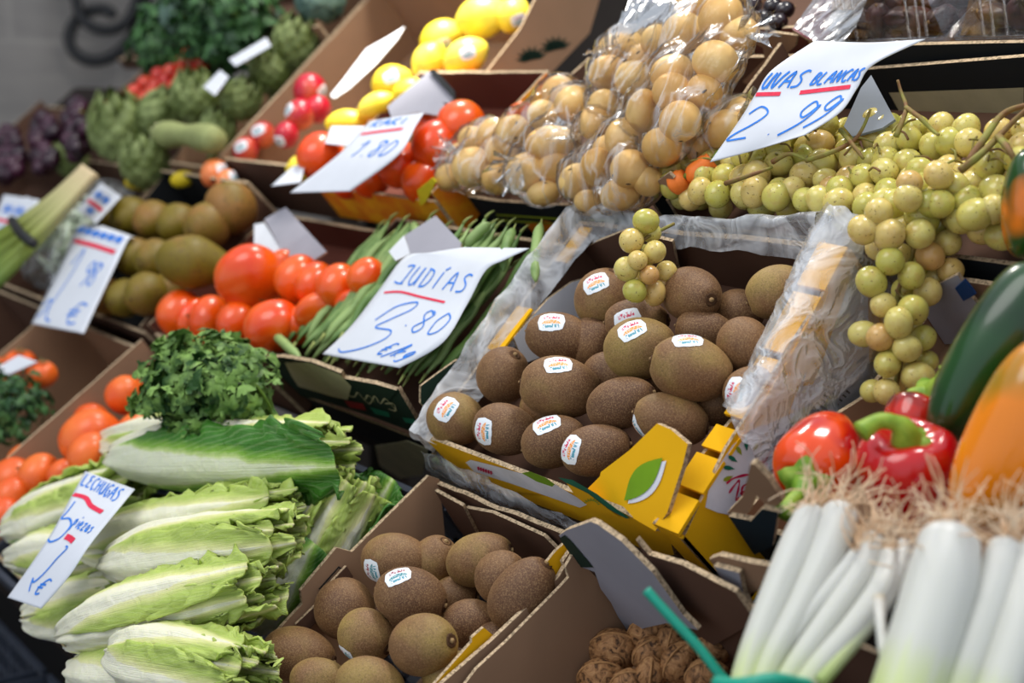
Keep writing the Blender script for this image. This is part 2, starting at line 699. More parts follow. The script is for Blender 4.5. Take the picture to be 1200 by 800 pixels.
# ---- grapes: shared berry meshes, one bunch per stem
def grape_mat():
    t = NT('white_grape_skin')
    v = t.coord('Object', rnd=True)
    oi = t.n('ShaderNodeObjectInfo').outputs['Random']
    c = t.ramp(oi, [(0, lin((184, 180, 84))), (.35, lin((200, 190, 98))), (.62, lin((208, 196, 112))), (.88, lin((214, 190, 114))), (1, lin((206, 160, 96)))])
    n1 = t.noise(v, 1.3, 3)
    c = t.mix(t.ramp(n1, [(.5, 0), (.75, .55)]), c, lin((190, 150, 78)))
    sp = t.noise(v, 5.0, 1)
    c = t.mix(t.ramp(sp, [(.68, 0), (.73, .75)]), c, lin((104, 72, 34)))
    t.base(c, .24, .5)
    b = t.b
    b.inputs['Subsurface Weight'].default_value = .55
    b.inputs['Subsurface Radius'].default_value = (1.0, .9, .35)
    b.inputs['Subsurface Scale'].default_value = .009
    b.inputs['Coat Weight'].default_value = .2
    return t.m


GRAPE = grape_mat()
DGRAPE = two_tone('dark_grape_skin', (34, 10, 26), (62, 22, 44), 2, rough=.32, coat=.2, objmix=.4)
GSTEM = two_tone('grape_stem', (132, 130, 56), (120, 84, 48), 40, rough=.7)


def grape_meshes(mat, tagname):
    out = []
    for k, e in enumerate((1.0, 1.08, 1.16)):
        mb = MB()
        mb.grid(20, 13, lambda u, q: V((math.sin(PI * q) * math.cos(2 * PI * u), math.sin(PI * q) * math.sin(2 * PI * u), -math.cos(PI * q) * e)) * (1 + .02 * noise.noise(V((math.cos(2 * PI * u), math.sin(2 * PI * u), q * 2 + k * 7)))), 0, True)
        out.append(mb.mesh(tagname, mat))
    return out


GM = grape_meshes(GRAPE, 'grape')
DGM = grape_meshes(DGRAPE, 'dark_grape')


def grape_bunch(name, label, group, pts, stems, meshes=GM, cat='grapes', stem_mat=None):
    """pts: (world point, radius) per berry; stems: list of (points, radii)"""
    c = sum((p for p, r in pts), V()) / len(pts)
    root = thing(name, label, cat, c, group)
    for p, r in pts:
        q = Quaternion((R.gauss(0, 1), R.gauss(0, 1), R.gauss(0, 1), R.gauss(0, 1))).normalized()
        link_mesh('grape', R.choice(meshes), root, Matrix.LocRotScale(p - c, q, V((r, r, r))))
    for pp, rr in stems:
        MB().tube(catmull(pp, 4), rr, 6).build('stem', stem_mat or GSTEM, root)
    return root


# ---- potatoes
def potato(label, group, px, py, wpx, hpx, ang, tilt, row, w):
    p = hit(px, py, row, w)
    sc = depth(p) / F

    def shape(r, z, a):
        return r * (1 + .04 * math.cos(2 * a + z)), z
    root, body, p, fr = make_ellipsoid_thing('potato', label, 'potato', group, px, py, row, w, wpx * sc, hpx * sc, ang, tilt, POTATO, 'fruit_skin', shape, 26, 18, lump=.1)
    body.name = 'potato_skin'
    mb = MB()                       # a few eyes, small sunken brown dents sitting in the skin
    for k in range(2):
        a, q = R.random() * 6.28, R.uniform(.25, .75)
        i = int(q * 17) * 26 + int(a / 6.28 * 25)
        c = body.data.vertices[i].co + p
        n = (c - p).normalized()
        t1 = n.orthogonal().normalized()
        t2 = n.cross(t1)
        vs = [c + n * .0006] + [c + (t1 * math.cos(x) * .0026 + t2 * math.sin(x) * .0012) - n * .0002 for x in [j * PI / 4 for j in range(8)]]
        mb.add(vs, [(0, 1 + j, 1 + (j + 1) % 8) for j in range(8)])
    mb.build('potato_eyes', PSTEM, root)
    return root, p, max(wpx, hpx) * sc / 2, min(wpx, hpx) * sc / 2, fr


# ---- romaine lettuce
def lettuce_mat(name, dark):
    t = NT(name)
    uv = t.coord('UV')
    sep = t.n('ShaderNodeSeparateXYZ')
    t.set(sep.inputs[0], uv)
    u, v = sep.outputs[0], sep.outputs[1]
    a = t.math('ABSOLUTE', t.math('SUBTRACT', t.math('MULTIPLY', u, 2.0), 1.0))
    ob = t.coord('Object')
    n1 = t.noise(ob, 38, 4)
    # white rib: the whole width at the base, a tapering stripe further up
    ribw = t.ramp(v, [(0.0, 1.0), (.10, .80), (.26, .36), (.55, .22), (1.0, .06)])
    d = t.math('SUBTRACT', a, ribw)
    g = t.math('ADD', t.math('MULTIPLY', d, 2.6), t.math('MULTIPLY', t.math('SUBTRACT', n1, .5), .7))
    if dark:
        stops = [(.0, lin((222, 226, 196))), (.12, lin((196, 212, 140))), (.4, lin((128, 172, 60))), (.9, lin((62, 118, 34)))]
    else:
        stops = [(.0, lin((236, 234, 206))), (.10, lin((230, 228, 170))), (.42, lin((214, 218, 142))), (1.0, lin((172, 192, 92)))]
    c = t.ramp(t.math('ADD', g, t.math('MULTIPLY', t.math('SUBTRACT', v, .6), .5 if not dark else .7)), stops)
    # veins
    w = t.n('ShaderNodeTexWave', Scale=1.0, Distortion=6.0, Detail=3.0, _bands_direction='X')
    comb = t.n('ShaderNodeCombineXYZ')
    t.set(comb.inputs[0], t.math('SUBTRACT', t.math('MULTIPLY', v, 4.5), t.math('MULTIPLY', a, 2.6)))
    t.set(comb.inputs[1], t.math('MULTIPLY', u, 1.5))
    t.set(w.inputs['Vector'], comb.outputs[0])
    vein = t.ramp(w.outputs['Fac'], [(.6, 0), (1.0, .10)])
    c = t.mix(t.math('MULTIPLY', vein, t.ramp(g, [(.05, 0), (.3, 1)])), c, lin((226, 230, 190)))
    t.base(c, .42, .4)
    t.b.inputs['Subsurface Weight'].default_value = .25
    t.b.inputs['Subsurface Radius'].default_value = (.8, 1, .3)
    t.b.inputs['Subsurface Scale'].default_value = .003
    st = t.noise(t.coord('UV', (60, 3, 1)), 1, 2)
    h = t.math('ADD', t.math('ADD', t.math('MULTIPLY', w.outputs['Fac'], .0), t.math('MULTIPLY', t.noise(ob, 80, 3, .5, .4), 1.0)), t.math('MULTIPLY', st, .5))
    t.bump(h, .6, .004)
    return t.m


LET_L, LET_D = lettuce_mat('lettuce_leaf_pale', False), lettuce_mat('lettuce_leaf_green', True)
LROOT = flat('lettuce_root_end', (206, 186, 140), .8, .2, .25, 120)


def lettuce(label, group, root_px, tip_px, row, w0, w1, rad, seed, n_leaves=8, dark_out=0, spread=1.0, up_hint=None, roll=0.0, flare=1.0):
    """a head of romaine lying with its root end at root_px and its leaf tips at tip_px"""
    a = hit(root_px[0], root_px[1], row, w0)
    b = hit(tip_px[0], tip_px[1], row, w1)
    rng = random.Random(seed)
    L = (b - a).length
    ax = (b - a).normalized()
    n = basis(row)[2]
    fr = frame_from(ax, n)
    root = thing('romaine_lettuce', label, 'lettuce', a, group)
    n_leaves += 3
    for k in range(n_leaves):
        outer = k / max(n_leaves - 1, 1)          # 0 = outermost
        phi = roll + k * 2.3998 + rng.uniform(-.15, .15)
        hw = (.86 - .15 * outer) * (1.4 if k < dark_out else 1) * spread
        ln = L * (.93 + .09 * outer + rng.uniform(-.05, .05)) if not (k < dark_out) else L * rng.uniform(1.04, 1.12)
        rr = rad * (1.0 - .5 * outer)
        fl = (.5 if k < dark_out else .24) * flare * (1 - .5 * outer)
        sd = rng.random() * 90

        def leaf(u, s):
            t = 2 * u - 1
            prof = .3 + .7 * math.sin(min(1, s / .40) * PI / 2) ** .8 if s < .44 else 1 - .30 * ((s - .44) / .56) ** 1.8
            wid = hw * (min(1, .72 + .9 * s) if s < .5 else 1 - .38 * ((s - .5) / .5) ** 2.6)
            ang = phi + t * wid
            r = rr * prof
            edge = max(0, abs(t) - .45) / .55
            frill = edge * max(0, s - .18)
            r += rr * fl * (s ** 2.2) * (.5 + .6 * edge)
            r += frill * rad * (.26 if k >= dark_out else .40) * math.sin(s * 46 + 9 * noise.noise(V((s * 6, t * 2, sd))))
            r += rad * .05 * noise.noise(V((s * 9, t * 5, sd + 3))) * (.4 + s)
            r += rad * .13 * math.exp(-(t / (.30 - .2 * s)) ** 2) * max(0, 1 - s)
            z = ln * s + edge * rad * .12 * math.sin(s * 31 + sd) - ln * .03 * t * t * s
            return a + fr @ V((r * math.cos(ang), r * math.sin(ang), z))
        mb = MB()
        mb.grid(25, 34, leaf)
        o = mb.build('leaf', LET_D if k < dark_out else LET_L, root)
        md = o.modifiers.new('thick', 'SOLIDIFY')
        md.thickness = .0016
        if k < dark_out:
            o['label'] = 'loose dark green outer leaf'
    mb = MB()
    mb.grid(16, 6, lambda u, q: a + fr @ V((rad * .36 * math.sin(q * PI / 2) * math.cos(2 * PI * u) * (1 + .1 * math.sin(5 * u * 6.28)), rad * .36 * math.sin(q * PI / 2) * math.sin(2 * PI * u), -.004 * math.cos(q * PI / 2) + .006 * q)), 0, True)
    mb.build('root_end', LROOT, root)
    return root


# ---- peppers
def pepper(label, group, center, axis, L, D, mat, stem_pts=None, lobes=4, seed=1, hint=None, taper=.25, cat='bell pepper', dent=.14):
    """axis points from blossom end to stem end"""
    root = thing('bell_pepper', label, cat, center, group)
    fr = frame_from(axis, hint)

    def fn(u, q):
        th = PI * q
        z = -math.cos(th)
        r = math.sin(th) ** .62
        a = 2 * PI * u
        k = .5 + .5 * z
        r *= (1 - taper * (1 - k))
        r *= 1 + dent * .5 * (abs(math.cos(lobes * a / 2 + seed)) ** .7 - .6) * (.35 + .65 * k)
        if z > .72:
            z = .72 + (z - .72) * (.9 - 1.9 * max(0, .62 - r) )
        z += .05 * math.cos(lobes * a + seed) * (k - .5)
        kk = 1 + .05 * noise.noise(V((math.cos(a) * 1.2, math.sin(a) * 1.2, z * 1.3 + seed * 3)))
        return center + fr @ (V((r * math.cos(a) * D / 2, r * math.sin(a) * D / 2, z * L / 2)) * kk)
    mb = MB()
    mb.grid(64, 36, fn, 0, True)
    mb.build('pepper_flesh', mat, root)
    if stem_pts:
        pts = catmull(stem_pts, 6)
        n = len(pts)
        rad = [(.011 - .006 * min(1, i / n * 2.4) + .0022 * max(0, i / n - .75) * 4) for i in range(n)]
        mb = MB()
        mb.tube(pts, rad, 12)
        c = pts[0]
        d = (pts[1] - pts[0]).normalized()
        f2 = frame_from(d)
        mb.grid(20, 4, lambda u, q: c + f2 @ V(((.004 + q * .013) * (1 + .18 * math.cos(5 * 2 * PI * u)) * math.cos(2 * PI * u), (.004 + q * .013) * (1 + .18 * math.cos(5 * 2 * PI * u)) * math.sin(2 * PI * u), .005 - .008 * q * q)), 0, True)
        mb.build('stem', PEPSTEM, root)
    return root


PEPSTEM = two_tone('pepper_stem', (92, 136, 24), (140, 168, 50), 60, rough=.5)
PEP_R = two_tone('red_pepper_skin', (172, 8, 16), (196, 18, 22), 10, rough=.16, coat=.6, rnd=False)
PEP_OR = two_tone('orange_red_pepper_skin', (180, 10, 12), (230, 72, 8), 14, .42, .52, .18, coat=.6, rnd=False)
PEP_RB = two_tone('dark_red_pepper_skin', (84, 20, 12), (196, 34, 14), 24, .42, .55, .16, coat=.6, rnd=False)
PEP_G = two_tone('green_pepper_skin', (10, 40, 12), (24, 70, 24), 11, rough=.3, coat=.5, rnd=False)
PEP_O = two_tone('orange_green_pepper_skin', (104, 112, 14), (236, 132, 8), 11, .38, .56, .2, coat=.5, rnd=False)
PEP_GO = two_tone('green_orange_pepper_skin', (30, 70, 20), (226, 120, 20), 13, .55, .66, .2, coat=.5, rnd=False)

# ---- walnuts
WAL = NT('walnut_shell')
_v = WAL.coord('Object', rnd=True)
_n = WAL.noise(_v, 110, 5, .65, 1.6)
WAL.base(WAL.ramp(_n, [(.36, lin((56, 34, 18))), (.50, lin((150, 106, 66))), (.75, lin((190, 146, 98)))]), .6, .3)
WAL.bump(_n, .8, .002)
WAL = WAL.m
WALSEAM = flat('walnut_seam', (160, 118, 76), .7, .2, .25, 300)


def walnut(label, group, p, L, axis, hint):
    root = thing('walnut', label, 'walnut', p, group)
    fr = frame_from(axis, hint)
    sd = R.random() * 90

    def rad(d):
        w = abs(noise.noise(V((d.x * 4.6, d.y * 4.6, d.z * 2.2)) + V((sd, 0, 0))))
        return 1 + .06 * noise.noise(d * 2.2 + V((0, sd, 0))) - .26 * max(0, .2 - w) + .05 * math.exp(-(d.y / .10) ** 2)

    def fn(u, q):
        th = PI * q
        d = V((math.sin(th) * math.cos(2 * PI * u), math.sin(th) * math.sin(2 * PI * u), -math.cos(th)))
        k = rad(d)
        return p + fr @ V((d.x * L * .44 * k, d.y * L * .42 * k, d.z * L * .5 * (k + .06 * max(0, d.z - .8) * 5)))
    mb = MB()
    mb.grid(48, 30, fn, 0, True)
    mb.build('shell', WAL, root)
    mb = MB()
    pts = []
    for i in range(29):
        th = PI * (.02 + .96 * i / 28)
        pts.append(p + fr @ V((math.sin(th) * L * .450, 0, -math.cos(th) * L * .503)))
    pts2 = [p + fr @ V((-(fr.transposed() @ (q - p)).x, 0, (fr.transposed() @ (q - p)).z)) for q in pts]
    mb.tube(pts + pts2[::-1][1:-1] + pts[:1], .0010, 6, cap=False)
    mb.build('seam_ridge', WALSEAM, root)
    return root


# ---- leafy herb
PARS = two_tone('parsley_leaf', (34, 70, 22), (122, 156, 78), 45, rough=.55, spec=.3)
PARS_D = two_tone('dark_herb_leaf', (26, 60, 30), (70, 112, 60), 40, rough=.5, spec=.4)
HSTEM = flat('herb_stem', (116, 146, 66), .6)
CABB = two_tone('blue_green_leaf', (52, 78, 70), (92, 118, 104), 26, rough=.55)


def herb(name, label, cat, center, rx, ry, rz, n_leaf, size, mat, seed, ax, stem_dir, group=None):
    """a leafy bunch: three-lobed leaflets over a mound (ax = 3x3 frame), with stems gathered below"""
    rng = random.Random(seed)
    root = thing(name, label, cat, center, group)
    mb = MB()
    ms = MB()
    foot = center + stem_dir
    for k in range(n_leaf):
        z = rng.uniform(-.55, 1)
        a = rng.uniform(0, 2 * PI)
        q = math.sqrt(max(0, 1 - z * z))
        rr = rng.uniform(.6, 1.05) * (1 + .42 * noise.noise(V((math.cos(a) * q * 2, math.sin(a) * q * 2, z * 2 + seed))))
        d = V((q * math.cos(a), q * math.sin(a), z))
        p = center + ax @ V((d.x * rx * rr, d.y * ry * rr, d.z * rz * rr))
        nrm = (ax @ d + V((rng.gauss(0, .5), rng.gauss(0, .5), rng.gauss(0, .5) + .3))).normalized()
        t1 = nrm.orthogonal().normalized()
        t1 = (Matrix.Rotation(rng.uniform(0, 6.28), 3, nrm) @ t1)
        t2 = nrm.cross(t1)
        s = size * rng.uniform(.6, 1.2)
        outline = [(0, 0), (.45, .1), (.85, -.02), (.78, .3), (.5, .42), (.72, .62), (.6, .95), (.3, .82), (.22, 1.15), (0, 1.4)]
        pts = outline + [(-x, y) for x, y in outline[-2:0:-1]]
        vs = [p + t1 * x * s * .8 + t2 * (y - .6) * s + nrm * (s * (-.35 * x * x - .25 * (y - .5) ** 2 + .12 * math.sin(x * 5 + y * 4))) for x, y in pts]
        c = p + t2 * .0 * s + nrm * s * .04
        vs.append(c)
        m_ = len(pts)
        mb.add(vs, [(i, (i + 1) % m_, m_) for i in range(m_)])
        if k % 9 == 0:
            mid = foot.lerp(p, .55) + nrm * s * .4
            ms.tube(catmull([foot + V((rng.gauss(0, .004), rng.gauss(0, .004), 0)), mid, p], 4), .0012, 5)
    mb.build('leaves', mat, root, smooth=True)
    ms.build('stem', HSTEM, root)
    return root


# ---- artichokes
ART = two_tone('artichoke_bract', (86, 100, 46), (124, 138, 84), 30, rough=.55)
ARTSTEM = flat('artichoke_stem', (142, 150, 96), .6)


def artichoke(label, group, px, py, wpx, row, w, ang, tilt, stem=0.03):
    p = hit(px, py, row, w)
    D = wpx * depth(p) / F
    root = thing('artichoke', label, 'artichoke', p, group)
    fr = frame_from(view_axis(px, py, ang, tilt), UP)
    mb = MB()
    k = 0
    mb.grid(16, 10, lambda u, q: p + fr @ V((math.sin(PI * q) * math.cos(2 * PI * u) * D * .42, math.sin(PI * q) * math.sin(2 * PI * u) * D * .42, -math.cos(PI * q) * D * .45)), 0, True)
    for ring in range(8):
        z = -.42 + ring * .115
        m_ = 9 if ring < 6 else 6
        for i in range(m_):
            a0 = 2 * PI * (i + .5 * (ring % 2)) / m_
            r0 = math.sqrt(max(.03, .25 - z * z)) * .95

            def br(u, q):
                t = 2 * u - 1
                wid = .4 * (1 - q ** 2.2) * (.7 + .5 * q)
                r = r0 * (1 + .06 * math.sin(PI * q)) * (1 - .32 * q * q * (ring > 2)) + .03 * (1 - t * t)
                a = a0 + t * wid
                return p + fr @ (V((r * math.cos(a), r * math.sin(a), z - .02 + q * .3)) * D)
            mb.grid(5, 6, br)
    mb.build('bracts', ART, root)
    ms = MB()
    b = p + fr @ V((0, 0, -D * .4))
    ms.tube([b, b - (fr @ V((0, 0, 1))) * stem], [.009, .0085], 10)
    ms.build('stem', ARTSTEM, root)
    return root
# ------------------------------------------------------------------ the setting
def stone_mat():
    t = NT('stone_blocks')
    c = t.n('ShaderNodeTexCoord').outputs['Object']
    sep = t.n('ShaderNodeSeparateXYZ')
    t.set(sep.inputs[0], c)
    cb = t.n('ShaderNodeCombineXYZ')
    t.set(cb.inputs[0], sep.outputs[1])
    t.set(cb.inputs[1], sep.outputs[2])
    br = t.n('ShaderNodeTexBrick', Scale=1.0)
    t.set(br.inputs['Vector'], cb.outputs[0])
    for k, x in (('Color1', lin((150, 146, 142))), ('Color2', lin((162, 157, 152))), ('Mortar', lin((178, 172, 166)))):
        br.inputs[k].default_value = x
    br.inputs['Mortar Size'].default_value = .008
    br.inputs['Brick Width'].default_value = .62
    br.inputs['Row Height'].default_value = .31
    n = t.noise(c, 6, 5)
    st = t.noise(t.coord('Object', (1, 1.2, 9)), 3, 4)
    f = t.mix(.5, br.outputs['Color'], t.ramp(t.math('ADD', t.math('MULTIPLY', n, .5), t.math('MULTIPLY', st, .5)), [(.35, lin((134, 130, 126))), (.65, lin((176, 168, 160)))]))
    t.base(f, .85, .2)
    t.bump(t.math('ADD', br.outputs['Fac'], n), .3, .004)
    return t.m


mb = MB().box((-4.3, .4, 1.6), (.12, 7, 3.2))
struct(mb.build('wall_left', stone_mat(), smooth=False))
mb = MB().box((-1.5, 2.3, 1.6), (5.8, .12, 3.2))
struct(mb.build('wall_back', flat('dark_plaster', (64, 58, 54), .9, .1, .1, 4), smooth=False))
mb = MB().box((-1.7, .4, -.03), (6.4, 7, .06))
struct(mb.build('floor', flat('grey_paving', (92, 90, 88), .8, .3, .15, 5), smooth=False))

# wrought iron scroll on the stone wall
IRON = flat('wrought_iron', (16, 16, 18), .5, .5, .2, 40)
D_ = 4.02
ir = thing('mounted_iron_scroll', 'black wrought iron scroll bracket curling on the grey stone wall', 'ironwork', at(120, 40, D_))


def px_curve(pts, d, n=6):
    return catmull([at(x, y, d) for x, y in pts], n)


mb = MB().tube(px_curve([(86, -60), (88, -20), (90, 4), (96, 22), (112, 33), (130, 35), (147, 27), (158, 8), (164, -20), (168, -60)], D_), .0155, 10)
mb.build('bar', IRON, ir)
mb = MB().tube(px_curve([(132, 20), (128, 13), (116, 11), (100, 15), (87, 27), (81, 44), (86, 60), (100, 70), (118, 71), (138, 62), (154, 44), (166, 18), (172, -10), (176, -60)], D_ + .03), .0165, 10)
mb.build('scroll', IRON, ir)
mb = MB().tube(px_curve([(178, 36), (179, 20), (186, 5), (198, -8), (206, -40)], D_ + .03), .015, 10)
mb.build('bar', IRON, ir)
q = at(88, -20, D_)
mb = MB().tube([q, V((-4.235, q.y, q.z))], .01, 8)
mb.build('wall_spike', IRON, ir)

# ------------------------------------------------------------------ the stepped stand under the boxes
STAND = flat('stand_dark_wood', (40, 32, 28), .8, .2, .3, 12)
stand = thing('market_stand', 'dark stepped market stand carrying all the fruit boxes', 'display stand', V((-1.5, .8, 0)))
SHELF_W = {1: -.157, 2: -.12, 3: -.102, 4: -.07}
for row, (v0, v1, x0, x1) in {1: (-.07, .25, -3.3, -.1), 2: (.02, .262, -3.3, -.1), 3: (.02, .25, -3.3, -.1), 4: (.05, .3, -2.92, -.1)}.items():
    o, vv, n = basis(row)
    w = SHELF_W[row]
    for xa, xb in ([(-1.058, x1)] if row == 1 else [(x0, x1)] if row < 4 else [(x0, -2.07), (-1.28, x1)]):
        pts = [rp(row, xa, v0, w), rp(row, xb, v0, w), rp(row, xb, v1, w), rp(row, xa, v1, w)]
        MB().slab(pts, -n * .018, (0, 0, 0)).build('shelf', STAND, stand, smooth=False)
pts = [rp(1, -3.3, -.07, -.277), rp(1, -1.06, -.07, -.277), rp(1, -1.06, .25, -.277), rp(1, -3.3, .25, -.277)]
MB().slab(pts, -basis(1)[2] * .018, (0, 0, 0)).build('shelf', STAND, stand, smooth=False)
for x in (-3.2, -2.2, -1.2, -.2):
    for y, z in ((.63, .70), (1.27, 1.40)):
        MB().box((x, y, z / 2), (.05, .05, z)).build('leg', STAND, stand, smooth=False)
MB().box((-1.7, .60, .38), (3.1, .015, .6)).build('front_panel', flat('stand_panel', (26, 24, 24), .8), stand, smooth=False)


# ------------------------------------------------------------------ boxes
def jag(a, b, n, amp, ax):
    """points from a to b whose height (vector ax) wobbles: a torn or worn cardboard rim"""
    out = []
    for k in range(1, n):
        t = k / n
        out.append(a.lerp(b, t) + ax * (amp * noise.noise(V((t * n * .7, a.x * 50, b.y * 50)))))
    return out


def panel_x(root, name, row, x, v0, v1, wlo, whi0, whi1, th, mats, torn=.0012, rim=None):
    """a side wall standing at x, thickness th (signed: direction of the second face)"""
    n = basis(row)[2]
    a, b = rp(row, x, v0, whi0), rp(row, x, v1, whi1)
    top = rim or ([a] + jag(a, b, 14, torn, n) + [b])
    pts = [rp(row, x, v1, wlo), rp(row, x, v0, wlo)] + top
    return MB().slab(pts, V((th, 0, 0)), (0, 1, 2)).build(name, mats, root, smooth=False)


def panel_v(root, name, row, v, x0, x1, wlo, whi0, whi1, th, mats, torn=.0012, rim=None):
    vv, n = basis(row)[1:]
    a, b = rp(row, x0, v, whi0), rp(row, x1, v, whi1)
    top = rim or ([a] + jag(a, b, 14, torn, n) + [b])
    pts = [rp(row, x1, v, wlo), rp(row, x0, v, wlo)] + top
    return MB().slab(pts, vv * th, (0, 1, 2)).build(name, mats, root, smooth=False)


def px_panel(root, name, pix, plane, th, mats, fn_extra=None, lim=None):
    """a cardboard piece whose outline is measured in the photograph, standing on a real plane of its box"""
    kind, row, c = plane
    if kind == 'x':
        f = lambda q: hit_x(q[0], q[1], c)
        nrm = V((1, 0, 0))
    elif kind == 'v':
        f = lambda q: hit_v(q[0], q[1], row, c)
        nrm = basis(row)[1]
    else:
        f = lambda q: hit(q[0], q[1], row, c)
        nrm = basis(row)[2]
    out = [f(q) for q in pix]
    if lim:                      # keep the piece inside its own box: (x0, x1, v0, v1, w0, w1)
        out = [rp(row, *(min(max(c_, lim[2 * i]), lim[2 * i + 1]) for i, c_ in enumerate(loc(row, p)))) for p in out]
    mb = MB().slab(out, nrm * th, (0, 1, 2))
    if fn_extra:
        fn_extra(mb, f, nrm)
    return mb.build(name, mats, root, smooth=False)


def tray(label, row, x0, x1, v0, v1, wf, wb, ws0, ws1, dep, outer, inner, cat='cardboard box', name='cardboard_box', front=True, back=True, left=True, right=True, th=.004, edge=None, floor=None, group=None, torn=.0012):
    """an open box lying on its step: wf/wb/ws = rim heights of front, back and sides over the step's plane"""
    g = .001
    root = thing(name, label, cat, rp(row, (x0 + x1) / 2, (v0 + v1) / 2, -dep), group)
    ed = edge or EDGE
    n = basis(row)[2]
    fl = -dep if floor is None else floor
    pts = [rp(row, x0 + g, v0 + g, fl), rp(row, x1 - g, v0 + g, fl), rp(row, x1 - g, v1 - g, fl), rp(row, x0 + g, v1 - g, fl)]
    MB().slab(pts, n * th, (0, 1, 2)).build('base_panel', [outer, inner, ed], root, smooth=False)
    if front:
        panel_v(root, 'front_panel', row, v0, x0, x1, -dep, wf, wf, th, [outer, inner, ed], torn)
    if back:
        panel_v(root, 'back_panel', row, v1, x0, x1, -dep, wb, wb, -th, [outer, inner, ed], torn)
    if left:
        panel_x(root, 'side_panel', row, x0, v0 + th, v1 - th, -dep, ws0, ws1, th, [outer, inner, ed], torn)
    if right:
        panel_x(root, 'side_panel', row, x1, v0 + th, v1 - th, -dep, ws0, ws1, -th, [outer, inner, ed], torn)
    return root


def decal(mb, f, pix, nrm, out, mi):
    pts = [f(q) + nrm * out for q in pix]
    mb.add(pts, [tuple(range(len(pts)))], mi)


def ribbon(pts, halfw, nrm):
    """flat stroke through points"""
    vs, fs = [], []
    for k, p in enumerate(pts):
        t = (pts[min(k + 1, len(pts) - 1)] - pts[max(k - 1, 0)])
        if t.length < 1e-7:
            t = V((1, 0, 0))
        s = t.normalized().cross(nrm).normalized()
        hw = halfw * (.75 + .25 * math.sin(k * .9))
        vs += [p + s * hw, p - s * hw]
    for k in range(len(pts) - 1):
        fs.append((2 * k, 2 * k + 1, 2 * k + 3, 2 * k + 2))
    return vs, fs


def sheet(rows, fn=None, nu=24, nv=24):
    """a smooth sheet through rows of points"""
    def f(u, v):
        k = v * (len(rows) - 1)
        cols = [catmull(r, 1) for r in rows]
        return None
    dense = [catmull(r, 8) for r in rows]
    out = []
    m_ = len(dense[0])
    cols = [catmull([d[i] for d in dense], 8) for i in range(m_)]
    n_ = len(cols[0])
    mb = MB()

    def g(u, v):
        i, j = min(round(u * (m_ - 1)), m_ - 1), min(round(v * (n_ - 1)), n_ - 1)
        p = cols[i][j]
        return fn(p, u, v) if fn else p
    mb.grid(m_, n_, g)
    return mb


# --- row 1 ---------------------------------------------------------------
CRATE = flat('black_plastic', (62, 68, 80), .35, .5, .2, 30)
def lattice(a, ex, ey, lx, ly, nrm):
    """open plastic grid wall: two rims, uprights and cross bars, one moulded piece"""
    mb = MB()

    def bar(p, q, w, d):
        t = (q - p).normalized()
        s = t.cross(nrm).normalized() * w / 2
        mb.slab([p - s, p + s, q + s, q - s], nrm * d, (0, 0, 0))
    nx, ny = max(2, int(lx / .022)), max(2, int(ly / .03))
    for i in range(nx + 1):
        p = a + ex * (lx * i / nx)
        bar(p, p + ey * ly, .0035 if i % 4 else .008, .005)
    for j in range(ny + 1):
        p = a + ey * (ly * j / ny)
        bar(p, p + ex * lx, .004 if 0 < j < ny else .012, .006)
    return mb


vv1, n1 = basis(1)[1:]
XX = V((1, 0, 0))


def crate(label, x0, x1, v0, v1, dp, top):
    cr = thing('plastic_crate', label, 'crate', rp(1, (x0 + x1) / 2, .1, -dp))
    MB().slab([rp(1, x0, v0, -dp), rp(1, x1, v0, -dp), rp(1, x1, v1, -dp), rp(1, x0, v1, -dp)], n1 * .006, (0, 0, 0)).build('base_panel', CRATE, cr, smooth=False)
    h = dp + top
    lattice(rp(1, x0, v0, -dp), XX, n1, x1 - x0, h, vv1).build('front_lattice_panel', CRATE, cr, smooth=False)
    lattice(rp(1, x0, v1, -dp), XX, n1, x1 - x0, h, -vv1).build('back_lattice_panel', CRATE, cr, smooth=False)
    lattice(rp(1, x0, v0 + .01, -dp), vv1, n1, v1 - v0 - .02, h, XX).build('side_lattice_panel', CRATE, cr, smooth=False)
    lattice(rp(1, x1, v0 + .01, -dp), vv1, n1, v1 - v0 - .02, h, -XX).build('side_lattice_panel', CRATE, cr, smooth=False)
    return cr


x0, x1, v0, v1, dp = -1.684, -1.062, -.062, .242, .27
cr = crate('black plastic lattice crate holding the romaine lettuces', x0, x1, v0, v1, dp, -.045)
crate('black plastic lattice crate standing under the two far boxes of orange persimmons', -2.42, -1.692, -.062, .242, .27, -.145)
ZZ, YY = V((0, 0, 1)), V((0, 1, 0))


def stacked_crate(label, x0, x1, y0, y1, z0, z1):
    c_ = thing('plastic_crate', label, 'crate', V(((x0 + x1) / 2, (y0 + y1) / 2, z0)), 'stacked empty crates')
    MB().slab([V((x0, y0, z0)), V((x1, y0, z0)), V((x1, y1, z0)), V((x0, y1, z0))], ZZ * .006, (0, 0, 0)).build('base_panel', CRATE, c_, smooth=False)
    h = z1 - z0 - .008
    zb = z0 + .007
    lattice(V((x0, y0, zb)), XX, ZZ, x1 - x0, h, YY).build('front_lattice_panel', CRATE, c_, smooth=False)
    lattice(V((x0, y1, zb)), XX, ZZ, x1 - x0, h, -YY).build('back_lattice_panel', CRATE, c_, smooth=False)
    lattice(V((x0, y0 + .012, zb)), YY, ZZ, y1 - y0 - .024, h, XX).build('side_lattice_panel', CRATE, c_, smooth=False)
    lattice(V((x1, y0 + .012, zb)), YY, ZZ, y1 - y0 - .024, h, -XX).build('side_lattice_panel', CRATE, c_, smooth=False)


